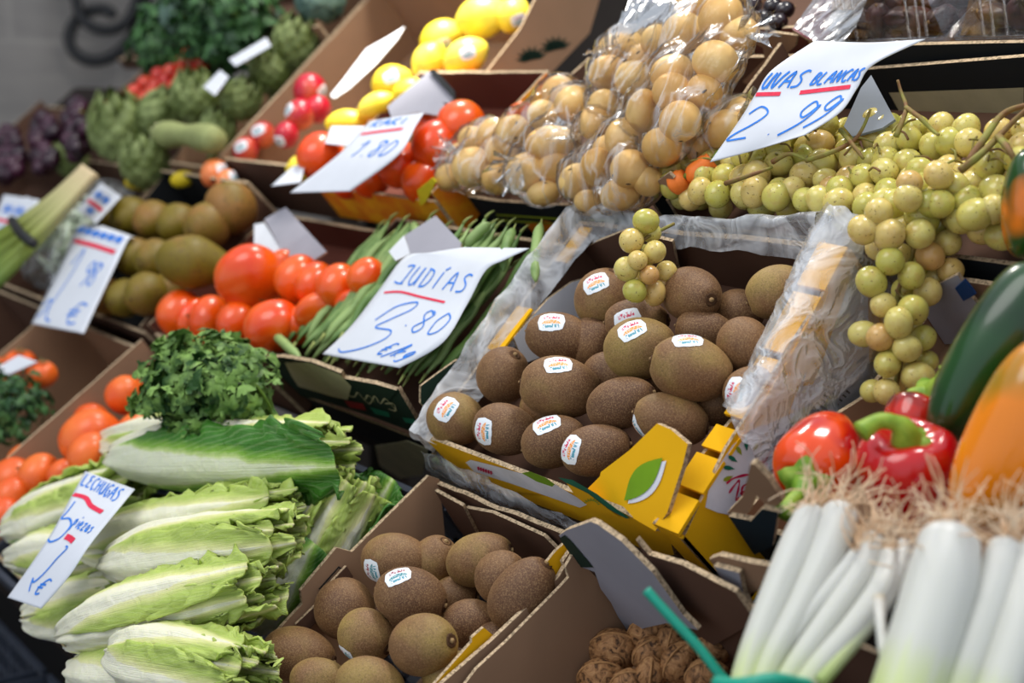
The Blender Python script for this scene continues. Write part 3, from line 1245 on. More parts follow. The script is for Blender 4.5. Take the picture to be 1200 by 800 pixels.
stacked_crate('empty black crate on the floor below the lettuce crate', -1.82, -1.24, .28, .535, .001, .335)
stacked_crate('empty black crate stacked right under the lettuce crate', -1.82, -1.24, .28, .535, .345, .675)
stacked_crate('empty black crate on the floor below the far persimmon boxes', -2.44, -1.84, .28, .535, .001, .335)
stacked_crate('empty black crate stacked under the far persimmon boxes', -2.44, -1.84, .28, .535, .345, .675)
# cardboard liner that shows its edge under the lettuces
panel_v(cr, 'cardboard_liner', 1, v0 + .012, x0 + .01, x1 - .012, -dp + .01, -.035, -.035, .004, [BLACK, BOARD, EDGE], .003)

# loose kiwi box
KB = tray('brown cardboard box of loose furry kiwis next to the lettuces', 1, -1.052, -.828, -.06, .246, -.03, .0, -.004, .0, .15, BOARD, BOARD, back=False, left=False, right=False)
px_panel(KB, 'side_panel', [(265, 800), (352, 706), (350, 690), (392, 640), (410, 645), (448, 607), (500, 556), (512, 560), (520, 640), (470, 720), (400, 800), (330, 860), (250, 870)], ('x', 1, -1.051), .004, [BOARD, BOARD, EDGE])
px_panel(KB, 'folded_flap', [(345, 730), (368, 708), (374, 694), (404, 662), (412, 674), (392, 704), (352, 745)], ('x', 1, -1.043), .003, [BOARD, BOARD_D, EDGE])
MB().add([hit_x(x, y, -1.0465) for x, y in ((373, 690), (397, 663), (405, 670), (403.5, 671), (397, 665.5), (375, 690.5))], [tuple(range(6))]).build('printed_mark', BLACK, KB, smooth=False)
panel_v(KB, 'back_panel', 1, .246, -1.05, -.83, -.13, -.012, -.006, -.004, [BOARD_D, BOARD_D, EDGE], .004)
px_panel(KB, 'back_flap', [(470, 610), (488, 588), (512, 572), (545, 590), (570, 640), (530, 650), (490, 640)], ('v', 1, .236), -.003, [BOARD, BOARD_D, EDGE], lim=(-1.045, -.835, .236, .236, -.12, .05))
px_panel(KB, 'back_flap', [(560, 640), (548, 592), (580, 598), (640, 625), (655, 640), (625, 665), (600, 660)], ('v', 1, .239), -.003, [BOARD_D, BOARD_D, EDGE], lim=(-1.045, -.835, .239, .239, -.12, .05))
px_panel(KB, 'side_panel', [(505, 812), (575, 752), (655, 676), (662, 664), (660, 658), (668, 646), (676, 655), (760, 740), (700, 810), (560, 900), (440, 880)], ('x', 1, -.829), -.004, [BOARD, BOARD, EDGE])
px_panel(KB, 'yellow_flap', [(500, 812), (553, 752), (553, 747), (567, 735), (586, 751), (525, 808)], ('x', 1, -.836), -.003, [YEL, YEL, EDGE])
px_panel(KB, 'yellow_flap', [(633, 668), (652, 645), (661, 637), (668, 645), (660, 658), (661, 668), (648, 688)], ('x', 1, -.836), -.003, [YEL, YEL, EDGE])

# walnut box
WB = tray('deep brown cardboard box of walnuts under the yellow kiwi tray', 1, -.824, -.632, -.06, .246, -.02, -.01, -.004, -.02, .15, BOARD, BOARD, back=False, left=False, right=False)
px_panel(WB, 'side_panel', [(520, 830), (556, 782), (592, 749), (655, 685), (664, 675), (660, 663), (668, 649), (676, 655), (760, 740), (720, 800), (640, 870), (540, 890)], ('x', 1, -.8235), .003, [BOARD, BOARD, EDGE])
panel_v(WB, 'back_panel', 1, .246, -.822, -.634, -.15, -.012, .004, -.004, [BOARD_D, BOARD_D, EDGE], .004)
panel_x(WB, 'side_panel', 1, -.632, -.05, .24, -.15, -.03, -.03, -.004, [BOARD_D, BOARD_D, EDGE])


def grey_flap(mb, f, nrm):
    decal(mb, f, [(656, 630), (662, 626), (669, 632), (696, 664), (680, 664), (670, 650)], nrm, -.0006, 3)


px_panel(WB, 'corner_flap', [(655, 627), (664, 621), (692, 611), (700, 614), (728, 634), (764, 670), (800, 720), (818, 738), (780, 730), (736, 740), (724, 722), (716, 706), (704, 690), (697, 670), (680, 664)], ('v', 1, .225), .004, [BOARD_G, BOARD_G, EDGE, DGREEN], grey_flap)
px_panel(WB, 'torn_flap', [(745, 632), (760, 650), (800, 662), (850, 688), (862, 694), (885, 728), (830, 760), (790, 715)], ('v', 1, .238), .004, [BOARD_D, BOARD_D, EDGE])

# box with the onion bunches
OB = tray('dark cardboard box under the white onion bunches', 1, -.622, -.30, -.06, .25, -.02, .0, .0, .0, .15, DGREEN, BOARD_D)
px_panel(OB, 'corner_flap', [(831, 655), (843, 651), (880, 660), (905, 664), (890, 690), (872, 700), (868, 672), (852, 662), (838, 664)], ('v', 1, .252), .004, [BOARD, BOARD_D, EDGE])
px_panel(OB, 'corner_flap', [(836, 663), (866, 671), (872, 698), (884, 720), (868, 712)], ('v', 1, .2475), .004, [BOARD_G, BOARD_G, EDGE])

# far row 1 boxes
FB = tray('brown cardboard box of orange persimmons behind the lettuces', 1, -2.02, -1.69, -.04, .25, -.02, .0, .03, .03, .13, BOARD, BOARD)
tray('far brown cardboard box of orange fruit and dark herb', 1, -2.42, -2.03, -.04, .25, -.02, .0, .02, .02, .13, BOARD_D, BOARD_D)
px_panel(FB, 'white_liner', [(55, 536), (120, 482), (137, 477), (134, 486), (75, 530), (58, 541)], ('w', 1, -.022), .001, [WHITE, WHITE, WHITE])

# --- row 2 ---------------------------------------------------------------
# the yellow kiwi tray
KT = thing('kiwi_tray', 'yellow printed cardboard tray of kiwis wrapped in clear film', 'fruit tray', rp(2, -.91, .13, -.1))
o2, vv2, n2 = basis(2)
XL, XR, XI = -1.072, -.732, -.757
MB().slab([rp(2, XL, .004, -.095), rp(2, XR, .004, -.095), rp(2, XR, .25, -.095), rp(2, XL, .25, -.095)], n2 * .004, (0, 0, 0)).build('base_panel', [BOARD], KT, smooth=False)
MB().slab([rp(2, XL + .004, .006, -.05), rp(2, XI, .006, -.05), rp(2, XI, .25, -.05), rp(2, XL + .004, .25, -.05)], n2 * .003, (0, 0, 0)).build('inner_base', [BOARD_D], KT, smooth=False)


def front_print(mb, f, nrm):
    decal(mb, f, [(546, 541), (552, 538), (580, 545), (620, 556), (650, 566), (690, 590), (680, 594), (640, 580), (600, 566), (556, 552)], nrm, -.0006, 3)
    decal(mb, f, [(612, 553), (622, 551), (640, 558), (651, 566), (648, 569), (630, 563)], nrm, -.001, 4)
    decal(mb, f, [(655, 558), (672, 561), (700, 577), (725, 596), (739, 606), (734, 606), (712, 594), (690, 578), (668, 567)], nrm, -.001, 5)
    decal(mb, f, [(665, 564), (690, 576), (716, 596), (728, 604), (700, 598), (676, 580)], nrm, -.0014, 6)
    for k in range(8):
        a = .4 + k * .3
        cx, cy = 694 + 9 * math.cos(a), 592 - 7 * math.sin(a)
        decal(mb, f, [(cx, cy), (cx + 2, cy - 1), (cx + 4 * math.cos(a), cy - 4 * math.sin(a)), (cx - 1, cy - 1.5)], nrm, -.0018, 7)
    for k in range(6):
        decal(mb, f, [(560 + 3 * k, 546 + k), (562 + 3 * k, 545 + k), (563 + 3 * k, 549 + k), (561 + 3 * k, 550 + k)], nrm, -.0012, 8)


px_panel(KT, 'front_panel', [(498, 514), (503, 508), (530, 521), (560, 531), (590, 541), (622, 551), (650, 561), (682, 575), (722, 595), (762, 617), (784, 628), (790, 650), (772, 652), (690, 614), (600, 580), (540, 565), (512, 556)],
         ('v', 2, .0), .004, [YEL, BOARD, EDGE, WHITE, LEAFG, TEALP, YEL, OLIVEP, MAGENTA], front_print, (XL, XR, .0, .0, -.095, .004))
# the leaf printed on the raised flap: outline first in white, then green, on the flap's own face
fa = math.radians(42)
fn_ = n2 * math.cos(fa) - vv2 * math.sin(fa)
fo = rp(2, 0, .0015, .001)


def on_flap(q):
    r_ = ray(q[0], q[1])
    return CAM + r_ * ((fo - CAM).dot(fn_) / r_.dot(fn_))


pts = [on_flap(q) for q in [(684, 577), (703, 558), (704, 553), (738, 527), (770, 496), (786, 503), (806, 520), (800, 545), (782, 600), (768, 622), (735, 603)]]
MB().slab(pts, -fn_ * .004, (0, 1, 2)).build('raised_flap', [YEL, BOARD, EDGE], KT, smooth=False)
fl = MB()
ff = lambda q: on_flap(q) + fn_ * .0008


def leaf_outline(sc_, sh):
    a, b = V((733, 586)), V((778, 536))
    d = (b - a)
    nn = V((-d.y, d.x)).normalized()
    pts = []
    for k in range(13):
        t = k / 12
        pts.append(a + d * t + nn * (math.sin(PI * t ** .85) * 13 * sc_ + sh))
    for k in range(11, 0, -1):
        t = k / 12
        pts.append(a + d * t - nn * (math.sin(PI * t ** 1.1) * 15 * sc_ - sh))
    return pts


fl.add([ff((p.x + 3, p.y + 3)) for p in leaf_outline(1.02, 1.0)], [tuple(range(24))], 0)
fl.add([ff((p.x, p.y)) + fn_ * .0006 for p in leaf_outline(.95, 0)], [tuple(range(24))], 1)
fl.build('leaf_print', [WHITE, LEAFG], KT, smooth=False)

panel_v(KT, 'back_panel', 2, .252, XL, XI, -.095, .012, .024, -.005, [BOARD_D, BOARD_D, EDGE], .002)
panel_x(KT, 'side_panel', 2, XL, .004, .25, -.095, .0, .012, .004, [YEL, BOARD_D, EDGE])
px_panel(KT, 'back_flap', [(686, 290), (700, 281), (735, 267), (790, 280), (800, 330), (740, 350), (700, 310)], ('v', 2, .238), -.003, [BOARD_D, BOARD_D, EDGE])
px_panel(KT, 'side_flap', [(600, 395), (640, 350), (668, 330), (690, 324), (700, 350), (680, 375), (640, 415), (612, 425)], ('x', 2, XL + .02), .003, [BOARD_W, BOARD_W, EDGE])
for v0_, v1_ in ((.02, .05), (.10, .15), (.205, .248)):
    MB().slab([rp(2, XL - .001, v0_, .003 + .03 * v0_), rp(2, XL + .022, v0_, .003 + .03 * v0_), rp(2, XL + .022, v1_, .003 + .03 * v1_), rp(2, XL - .001, v1_, .003 + .03 * v1_)], -n2 * .002, (0, 0, 0)).build('folded_rim', YEL, KT, smooth=False)
# double side wall: inner wall, outer wall with the print, folded yellow top with slots
rimv = [(.0, .004), (.05, .006), (.11, .0), (.145, .006), (.2, .018), (.25, .03)]
panel_x(KT, 'side_panel', 2, XI, .004, .25, -.06, 0, 0, .003, [BOARD_D, YEL, EDGE], rim=[rp(2, XI, v, w) for v, w in rimv])
OUT_PTS = [rp(2, XR, v, w) for v, w in [(.25, -.098), (.0, -.098), (.0, -.006), (.07, .010), (.25, .022)]]
mb = MB().slab(OUT_PTS, V((-.003, 0, 0)), (0, 1, 2))
fx = lambda q: hit_x(q[0], q[1], XR)


def dx(pix, mi, out):
    mb.add([fx(q) + V((out, 0, 0)) for q in pix], [tuple(range(len(pix)))], mi)


dx([(826, 594), (830, 572), (840, 548), (858, 521), (880, 503), (905, 494), (940, 478), (964, 462), (985, 462), (975, 490), (955, 520), (930, 545), (905, 570), (884, 590), (870, 606), (840, 600)], 3, .0006)
for (cx, cy, a, l, mi) in ((858, 557, 205, 13, 4), (860, 549, 170, 14, 5), (863, 541, 145, 13, 5), (868, 533, 120, 12, 4), (874, 528, 95, 15, 5), (883, 529, 75, 12, 4)):
    a = math.radians(a)
    d, nn = V((math.cos(a), -math.sin(a))), V((math.sin(a), math.cos(a)))
    b = V((cx, cy))
    dx([b, b + d * l * .5 + nn * 2.6, b + d * l * .85 + nn * 2.2, b + d * l, b + d * l * .85 - nn * 2.2, b + d * l * .5 - nn * 2.6], mi, .0012)
# script lettering of the maker's mark
for st in ([(853, 577), (861, 566), (865, 563), (864, 572), (861, 585), (865, 582)], [(866, 578), (874, 573), (874, 567), (869, 570), (868, 579), (874, 581), (880, 575)], [(878, 580), (886, 566), (884, 574), (888, 578), (882, 582), (894, 574)],
           [(880, 557), (890, 544), (893, 536), (888, 546), (893, 550), (898, 542)], [(892, 545), (902, 528), (908, 522)], [(850, 566), (858, 560), (872, 556), (880, 556)]):
    pts = [fx(q) + V((.0012, 0, 0)) for q in catmull([V((x, y, 0)) for x, y in st], 5)]
    vs, fs = ribbon(pts, .0011, V((1, 0, 0)))
    mb.add(vs, fs, 6)
# small printed label with bar code lines and a green leaf under the film
dx([(926, 478), (950, 420), (1000, 310), (1016, 330), (1018, 440), (1000, 480), (960, 500)], 3, .0006)
dx([(940, 452), (946, 430), (972, 362), (986, 330), (996, 322), (984, 360), (964, 420), (952, 450)], 0, .0008)
dx([(952, 470), (972, 448), (1000, 440), (998, 470), (984, 492), (960, 490)], 3, .0009)
for k in range(7):
    dx([(950 + 4.5 * k, 477 - 4.6 * k), (952 + 4.5 * k, 475 - 4.6 * k), (968 + 4.5 * k, 487 - 4.6 * k), (967 + 4.5 * k, 489 - 4.6 * k)], 7, .0013)
dx([(922, 494), (938, 478), (950, 474), (946, 486), (930, 500)], 4, .0013)
dx([(960, 482), (978, 474), (982, 462), (970, 462)], 4, .0013)
mb.build('side_panel', [YEL, YEL, EDGE, WHITE, OLIVEP, TEALP, MAGENTA, BLACK], KT, smooth=False)
mb = MB()
for v0, v1 in ((.0, .028), (.034, .062), (.068, .088), (.098, .15), (.156, .205), (.211, .248)):
    wa = lambda v: .004 + .004 * min(1, v / .05) + max(0, v - .12) * .17
    pts = [rp(2, XI - .001, v0, wa(v0)), rp(2, XR + .001, v0, wa(v0) - .002), rp(2, XR + .001, v1, wa(v1) - .002), rp(2, XI - .001, v1, wa(v1))]
    mb.slab(pts, -n2 * .003, (0, 0, 0))
mb.build('folded_rim', YEL, KT, smooth=False)
mb = MB().slab([rp(2, XI, .0, -.095), rp(2, XR, .0, -.095), rp(2, XR, .0, -.004), rp(2, XI, .0, .004)], vv2 * .003, (0, 0, 0))
mb.build('side_end_panel', YEL, KT, smooth=False)


# clear film drawn over the tray walls
def wrinkle(amp, sc_, sd):
    def f(p, u, v):
        a = noise.noise(p * sc_ + V((sd, 0, 0))) + .5 * noise.noise(p * sc_ * 2.7 + V((0, sd, 0)))
        b = 1 - 2.2 * abs(noise.noise(p * sc_ * 1.4 + V((0, 0, sd))))
        return p + V((amp * a * .5, amp * (a * .4 - .2), amp * (b * .55 + a * .3)))
    return f


S = lambda rows: [[rp(2, *q) for q in r] for r in rows]
mb = sheet(S([[(XI - .006, .105, -.02), (XI - .006, .15, -.012), (XI - .006, .215, .002), (XI - .006, .262, .016)],
              [(XI + .0, .10, .012), (XI + .0, .15, .018), (XI + .0, .21, .034), (XI + .0, .268, .046)],
              [(XR + .004, .085, .016), (XR + .006, .14, .024), (XR + .006, .21, .032), (XR + .006, .268, .040)],
              [(XR + .010, .075, -.02), (XR + .012, .14, -.02), (XR + .012, .21, -.015), (XR + .010, .268, -.01)],
              [(XR + .008, .07, -.06), (XR + .010, .13, -.075), (XR + .010, .21, -.08), (XR + .008, .268, -.08)]]), wrinkle(.006, 60, 3))
mb.build('film_wrap', FILM, KT)
mb = sheet(S([[(XL + .02, .0, -.012), (XL + .02, .08, -.01), (XL + .022, .16, .0), (XL + .03, .25, .006)],
              [(XL - .002, -.006, .014), (XL + .0, .08, .022), (XL + .002, .16, .03), (XL + .01, .262, .036)],
              [(XL - .004, -.006, -.016), (XL - .004, .08, -.006), (XL - .003, .16, .0), (XL - .003, .262, .0)],
              [(XL - .005, -.004, -.045), (XL - .005, .08, -.035), (XL - .005, .16, -.03), (XL - .004, .26, -.03)]]), wrinkle(.007, 60, 9))
mb.build('film_wrap', FILM, KT)
mb = sheet(S([[(XL + .03, .236, .0), (-.97, .240, .004), (-.87, .240, .010), (XI + .002, .240, .012)],
              [(XL + .01, .256, .034), (-.97, .256, .024), (-.87, .256, .032), (XI + .004, .256, .05)],
              [(XL + .0, .272, .012), (-.97, .266, .006), (-.87, .266, .01), (XI + .006, .274, .02)]]), wrinkle(.006, 66, 5))
mb.build('film_wrap', FILM, KT)
mb = sheet(S([[(XL - .006, -.008, -.012), (-.98, -.009, -.018), (-.90, -.009, -.03), (-.82, -.009, -.05), (-.775, -.009, -.066)],
              [(XL - .010, -.016, -.035), (-.98, -.017, -.04), (-.90, -.016, -.05), (-.82, -.014, -.066), (-.775, -.012, -.078)],
              [(XL - .006, -.010, -.075), (-.98, -.012, -.078), (-.90, -.012, -.083), (-.82, -.011, -.088), (-.775, -.010, -.09)]]), wrinkle(.007, 60, 15))
mb.build('film_wrap', FILM, KT)

# bean box (a second box stands under it)
BB = tray('dark green printed cardboard box of flat green beans', 2, -1.424, -1.086, .018, .241, .0, -.012, .0, -.012, .062, DGREEN, BOARD_D, front=False, edge=EDGE)


def bean_print(mb, f, nrm):
    decal(mb, f, [(334, 424), (362, 424), (399, 438), (412, 452), (408, 468), (390, 464), (350, 452), (342, 440)], nrm, -.0006, 3)
    for st in ([(408, 462), (416, 464), (420, 459), (428, 467), (432, 462), (440, 470)], [(426, 466), (434, 472), (440, 463), (446, 472), (452, 466), (460, 474), (466, 480)], [(452, 472), (462, 472), (464, 480), (456, 478)]):
        pts = [f(q) - nrm * .001 for q in catmull([V((x, y, 0)) for x, y in st], 4)]
        vs, fs = ribbon(pts, .0011, nrm)
        mb.add(vs, fs, 3)
    decal(mb, f, [(404, 468), (426, 472), (430, 480), (410, 476)], nrm, -.001, 4)
    decal(mb, f, [(434, 476), (456, 482), (458, 488), (440, 484)], nrm, -.001, 5)
    decal(mb, f, [(472, 488), (486, 490), (488, 496), (476, 494)], nrm, -.001, 5)


px_panel(BB, 'front_panel', [(308, 420), (330, 418), (365, 424), (399, 437), (402, 443), (440, 450), (470, 459), (482, 461), (500, 512), (440, 490), (380, 470), (330, 455), (312, 440)], ('v', 2, .018), .004, [DGREEN, BOARD_D, EDGE, CREAM, REDP, TEALP], bean_print, (-1.424, -1.087, .018, .018, -.063, .1))
panel_x(BB, 'side_panel', 2, -1.0868, .024, .2, -.06, 0, 0, -.003, [DGREEN, BLACK, EDGE], rim=[rp(2, -1.0868, v, w) for v, w in ((.024, .016), (.035, .027), (.062, .019), (.077, .014), (.081, .004), (.1, -.01), (.2, -.012))])
px_panel(BB, 'corner_flap', [(457, 296), (475, 277), (480, 292), (482, 299), (465, 307)], ('w', 2, .034), .002, [BOARD_W, BOARD_W, EDGE])
px_panel(BB, 'corner_flap', [(476, 277), (512, 254), (542, 286), (540, 296), (482, 300)], ('w', 2, .034), .002, [BOARD_G, BOARD_G, EDGE])
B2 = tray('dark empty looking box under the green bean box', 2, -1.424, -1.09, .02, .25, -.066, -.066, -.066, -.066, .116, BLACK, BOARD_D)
px_panel(B2, 'front_sticker', [(440, 522), (478, 516), (502, 526), (495, 556), (470, 560), (445, 545)], ('v', 2, .0185), -.0006, [CREAM, CREAM, CREAM])

PT = tray('low cardboard tray of shiny orange persimmons next to the bean box', 2, -1.752, -1.432, .006, .235, -.016, -.034, .0, -.030, .085, BOARD_D, BOARD_RED)
px_panel(PT, 'corner_flap', [(299, 264), (311, 262), (334, 297), (318, 304), (299, 299)], ('w', 2, .014), .002, [BOARD_W, BOARD_W, EDGE])
px_panel(PT, 'corner_flap', [(311, 258), (336, 244), (384, 296), (360, 312), (334, 298)], ('w', 2, .016), .002, [BOARD_G, BOARD_G, EDGE])
tray('dark cardboard tray of brown-green pears', 2, -2.075, -1.765, .0, .24, -.01, .02, .0, .01, .085, BOARD_D, BLACK)
tray('cardboard box with a clear bag of pale greens', 2, -2.42, -2.085, -.01, .24, -.005, .02, .0, .01, .085, BOARD_D, BOARD_D)
tray('far cardboard box with stalks of celery', 2, -2.95, -2.43, -.01, .24, -.005, .02, .0, .01, .085, BOARD_D, BOARD_D)
PB = tray('dark petrol printed cardboard box of bell peppers', 2, -.712, -.33, .03, .27, -.012, -.02, -.03, -.03, .095, NAVY, BOARD, left=False)
panel_x(PB, 'side_panel', 2, -.712, .034, .266, -.095, -.02, -.06, .004, [NAVY, BOARD, EDGE], rim=[rp(2, -.712, v, w) for v, w in ((.034, -.018), (.07, -.022), (.11, -.02), (.17, -.05), (.266, -.06))])
px_panel(PB, 'corner_flap', [(852, 601), (870, 582), (876, 560), (879, 544), (884, 543), (900, 560), (917, 586), (912, 592), (896, 590), (886, 580), (878, 600), (866, 607)], ('v', 2, .026), .004, [BOARD, BOARD, EDGE])
px_panel(PB, 'corner_flap', [(854, 605), (880, 610), (893, 596), (912, 600), (905, 640), (884, 650)], ('v', 2, .022), .004, [NAVY, BLACK, EDGE])

# --- row 3 ---------------------------------------------------------------
GB = tray('shallow dark cardboard tray of white grapes behind the kiwi tray', 3, -.985, -.612, .004, .205, -.036, .03, -.01, .01, .075, BLACK, BOARD_D, back=False)


def kraft_band(mb, f, nrm):
    decal(mb, f, [(1042, 108), (1200, 102), (1200, 136), (1060, 140)], nrm, -.0006, 3)


px_panel(GB, 'back_panel', [(860, 150), (930, 80), (1010, 82), (1210, 66), (1260, 66), (1260, 200), (1000, 220), (860, 220)], ('v', 3, .203), .004, [BLACK, BLACK, EDGE, CREAM], kraft_band, (-.98, -.614, .203, .203, -.072, .12))
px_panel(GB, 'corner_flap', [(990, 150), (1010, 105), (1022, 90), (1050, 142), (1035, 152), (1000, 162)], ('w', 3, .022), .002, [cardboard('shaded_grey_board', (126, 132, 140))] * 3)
px_panel(PB, 'back_flap', [(1050, 350), (1075, 338), (1095, 335), (1122, 322), (1140, 350), (1168, 385), (1150, 400), (1085, 470), (1050, 440)], ('v', 2, .255), .003, [BOARD_G, BOARD_G, EDGE], lim=(-.706, -.34, .255, .255, -.088, .1))
px_panel(PB, 'blue_tab', [(1119, 338), (1130, 328), (1143, 345), (1129, 353)], ('v', 2, .252), .002, [flat('blue_print', (18, 60, 110), .5)] * 3)
NB = tray('dark cardboard box with a curled raw rim beside the grape tray', 3, -.606, -.25, .0, .2, .008, .02, .01, .01, .08, BLACK, BOARD_D)

QT = tray('black striped cardboard tray of bagged potatoes', 3, -1.318, -.998, .0, .222, .0, -.02, .0, -.02, .07, BLACK, BOARD_D, front=False)


def gold_lines(mb, f, nrm):
    for dy in (14, 20):
        decal(mb, f, [(582, 236 + dy), (660, 241 + dy), (735, 243 + dy), (735, 245 + dy), (660, 243.5 + dy), (582, 238.5 + dy)], nrm, -.0006, 3)
    decal(mb, f, [(616, 262), (640, 258), (655, 262), (650, 270), (625, 272)], nrm, -.0006, 4)


px_panel(QT, 'front_panel', [(518, 220), (545, 230), (580, 236), (640, 240), (700, 242), (724, 243), (745, 240), (750, 262), (735, 300), (660, 290), (580, 282), (524, 262)], ('v', 3, .0), .004, [BLACK, BOARD_D, EDGE, OLIVEP, ORG], gold_lines, (-1.317, -.999, .0, .0, -.068, .1))
px_panel(QT, 'corner_flap', [(722, 246), (750, 226), (786, 200), (792, 206), (772, 234), (748, 252)], ('v', 3, -.002), -.003, [BOARD, BOARD, EDGE])

OT = tray('orange and yellow printed cardboard tray of persimmons', 3, -1.602, -1.328, -.03, .176, -.01, .0, .0, .0, .06, ORG, BOARD_RED)
px_panel(OT, 'corner_flap', [(455, 126), (504, 85), (533, 117), (516, 137), (492, 133), (460, 140)], ('w', 3, .03), .002, [BOARD_G, BOARD_G, EDGE])
px_panel(OT, 'corner_flap', [(504, 85), (511, 83), (534, 108), (534, 118)], ('w', 3, .034), .003, [BLACK, BLACK, BLACK])
px_panel(OT, 'corner_flap', [(490, 222), (508, 207), (512, 212), (500, 236), (494, 240)], ('v', 3, -.032), -.002, [flat('yellow_tab', (222, 206, 40), .6)] * 3)


def pale_oval(mb, f, nrm):
    pass


LB = tray('tall brown cardboard box of bright yellow lemons', 3, -1.905, -1.615, -.01, .345, .0, .06, .004, .02, .09, BOARD_D, BOARD, right=False)


def palm_print(mb, f, nrm):
    for (cx, cy) in ((622, 70), (650, 58)):
        for k in range(7):
            a = math.radians(30 + 25 * k)
            tip = (cx + 20 * math.cos(a), cy - 17 * math.sin(a))
            nx, ny = math.sin(a) * 3, math.cos(a) * 3
            mx, my = (cx + tip[0]) / 2, (cy + tip[1]) / 2
            decal(mb, f, [(cx, cy), (mx + nx, my + ny), tip, (mx - nx, my - ny)], nrm, .0038, 3)


px_panel(LB, 'printed_side_panel', [(512, 170), (534, 106), (566, 88), (608, 34), (640, -30), (720, -40), (690, 40), (660, 130), (600, 170)], ('x', 3, -1.50), .003, [BOARD, BOARD, EDGE, DGREEN], palm_print, (-1.51, -1.49, .182, .42, -.085, .2))
px_panel(LB, 'white_liner', [(388, 112), (404, 92), (430, 58), (455, 44), (474, 32), (466, 46), (440, 76), (410, 104), (392, 116)], ('w', 3, .024), .001, [WHITE, WHITE, WHITE])
AB = tray('brown cardboard box of small red nectarines', 3, -2.06, -1.912, -.03, .345, .0, .05, .0, .02, .09, BOARD, BOARD)
panel_v(AB, 'divider_flap', 3, .236, -2.054, -1.92, -.08, .03, .035, .003, [BOARD, BOARD, EDGE])
tray('dark cardboard box of artichokes', 3, -2.66, -2.07, -.02, .215, -.035, -.05, -.02, -.02, .06, BOARD_D, BOARD_D)
tray('far dark box of purple grapes', 3, -3.1, -2.67, -.02, .13, -.03, -.05, -.03, -.03, .06, BLACK, BOARD_D)
# --- row 4 ---------------------------------------------------------------
DB = tray('red and kraft cardboard tray under the clear date boxes', 4, -.97, -.25, -.03, .2, -.005, .02, .0, .0, .055, BLACK, BOARD)
OV = tray('small dark red cardboard box of shiny dark olives', 4, -1.2, -.98, .0, .2, -.004, .02, .0, .0, .055, BOARD_RED, BOARD_D)
px_panel(OV, 'corner_flap', [(882, 50), (905, 38), (935, 42), (932, 54), (905, 78), (878, 100), (870, 96), (896, 70), (894, 56)], ('v', 4, -.03), .003, [BOARD, BOARD, EDGE])
tray('far back cardboard box of leafy greens', 4, -2.6, -2.08, .01, .2, -.04, -.025, -.025, -.025, .05, BOARD_D, BOARD_D)
tray('far back dark box of cherry tomatoes', 4, -2.9, -2.61, .01, .16, -.025, -.03, -.03, -.03, .05, BOARD_D, BOARD_D)
# ------------------------------------------------------------------ kiwis in the yellow tray
G1 = 'stickered kiwis in the yellow tray'
TK = [  # px, py, w, h, angle, tilt, height, sticker, sticker angle, label
    (534, 491, 70, 62, -14, 20, .004, (522, 478), 62, 'front corner kiwi of the yellow tray, sticker turned towards the green beans'),
    (592, 503, 78, 60, -14, 15, .004, (565, 506), 80, 'second kiwi along the front rim of the yellow tray, sticker standing upright'),
    (649, 517, 80, 60, 16, 12, .004, (640, 495), 22, 'olive-tinged kiwi on the front rim with its sticker on top edge'),
    (699, 527, 84, 60, 10, 12, .004, (667, 526), 70, 'front rim kiwi right beside the raised yellow leaf flap'),
    (590, 439, 68, 64, 60, 35, .006, None, 0, 'plain round kiwi at the beans side of the yellow tray, second row'),
    (656, 454, 98, 72, -8, 8, .016, (654, 426), 8, 'big horizontal kiwi in the middle of the tray, sticker on its top'),
    (728, 472, 84, 60, 18, 22, .010, None, 0, 'dark kiwi with orange-brown stem end facing out in the tray middle'),
    (786, 492, 92, 62, -12, 10, .010, (746, 503), 78, 'smooth kiwi half behind the raised yellow flap, sticker at its end'),
    (657, 396, 86, 58, -12, 10, .012, (646, 376), -8, 'kiwi under the film edge with white sticker on top, third row'),
    (694, 402, 50, 62, 80, 20, -.006, None, 0, 'half hidden dark kiwi behind the sticker kiwi of the third row'),
    (714, 438, 64, 52, 0, 20, -.008, None, 0, 'olive-brown kiwi deep between the two central kiwis'),
    (750, 408, 86, 72, 10, 20, .020, (740, 385), 25, 'olive kiwi on top of the heap with tilted sticker'),
    (810, 432, 100, 76, -14, 10, .026, (806, 397), 2, 'large brown kiwi lying highest, nub pointing to the peppers'),
    (880, 458, 66, 58, 20, 20, .004, (861, 460), 75, 'kiwi beside the film-wrapped side wall with an upright sticker'),
    (746, 376, 80, 52, 2, 12, .004, (735, 375), 16, 'kiwi just behind the olive top kiwi, only its stickered back showing'),
    (826, 387, 72, 48, -10, 12, .0, None, 0, 'plain brown kiwi behind the large top kiwi'),
    (872, 404, 66, 64, -40, 35, .010, None, 0, 'round dark kiwi with a small nub near the film-wrapped side wall'),
    (708, 350, 62, 70, 70, 14, .008, (697, 330), 15, 'kiwi under the small hanging grapes with a white sticker'),
    (811, 345, 78, 64, -15, 62, .014, None, 0, 'kiwi showing its round stem end at the back of the tray'),
    (866, 366, 60, 54, 0, 15, -.018, None, 0, 'olive kiwi sunk in the shadow at the tray back'),
    (911, 342, 76, 62, 20, 10, .014, None, 0, 'plain kiwi in the back corner below the grapes, no sticker'),
    (775, 440, 60, 56, 30, 15, -.014, None, 0, 'kiwi buried between the top kiwis, barely visible'),
    (640, 480, 64, 54, 0, 15, -.016, None, 0, 'kiwi buried under the front rows of the tray'),
    (842, 472, 64, 54, 10, 15, -.012, None, 0, 'kiwi buried next to the stickered side wall kiwi'),
]
for px, py, w, h, a, t, z, st, sa, lb in TK:
    kiwi(lb, G1, px, py, w, h, a, t, 2, z, st, sa)

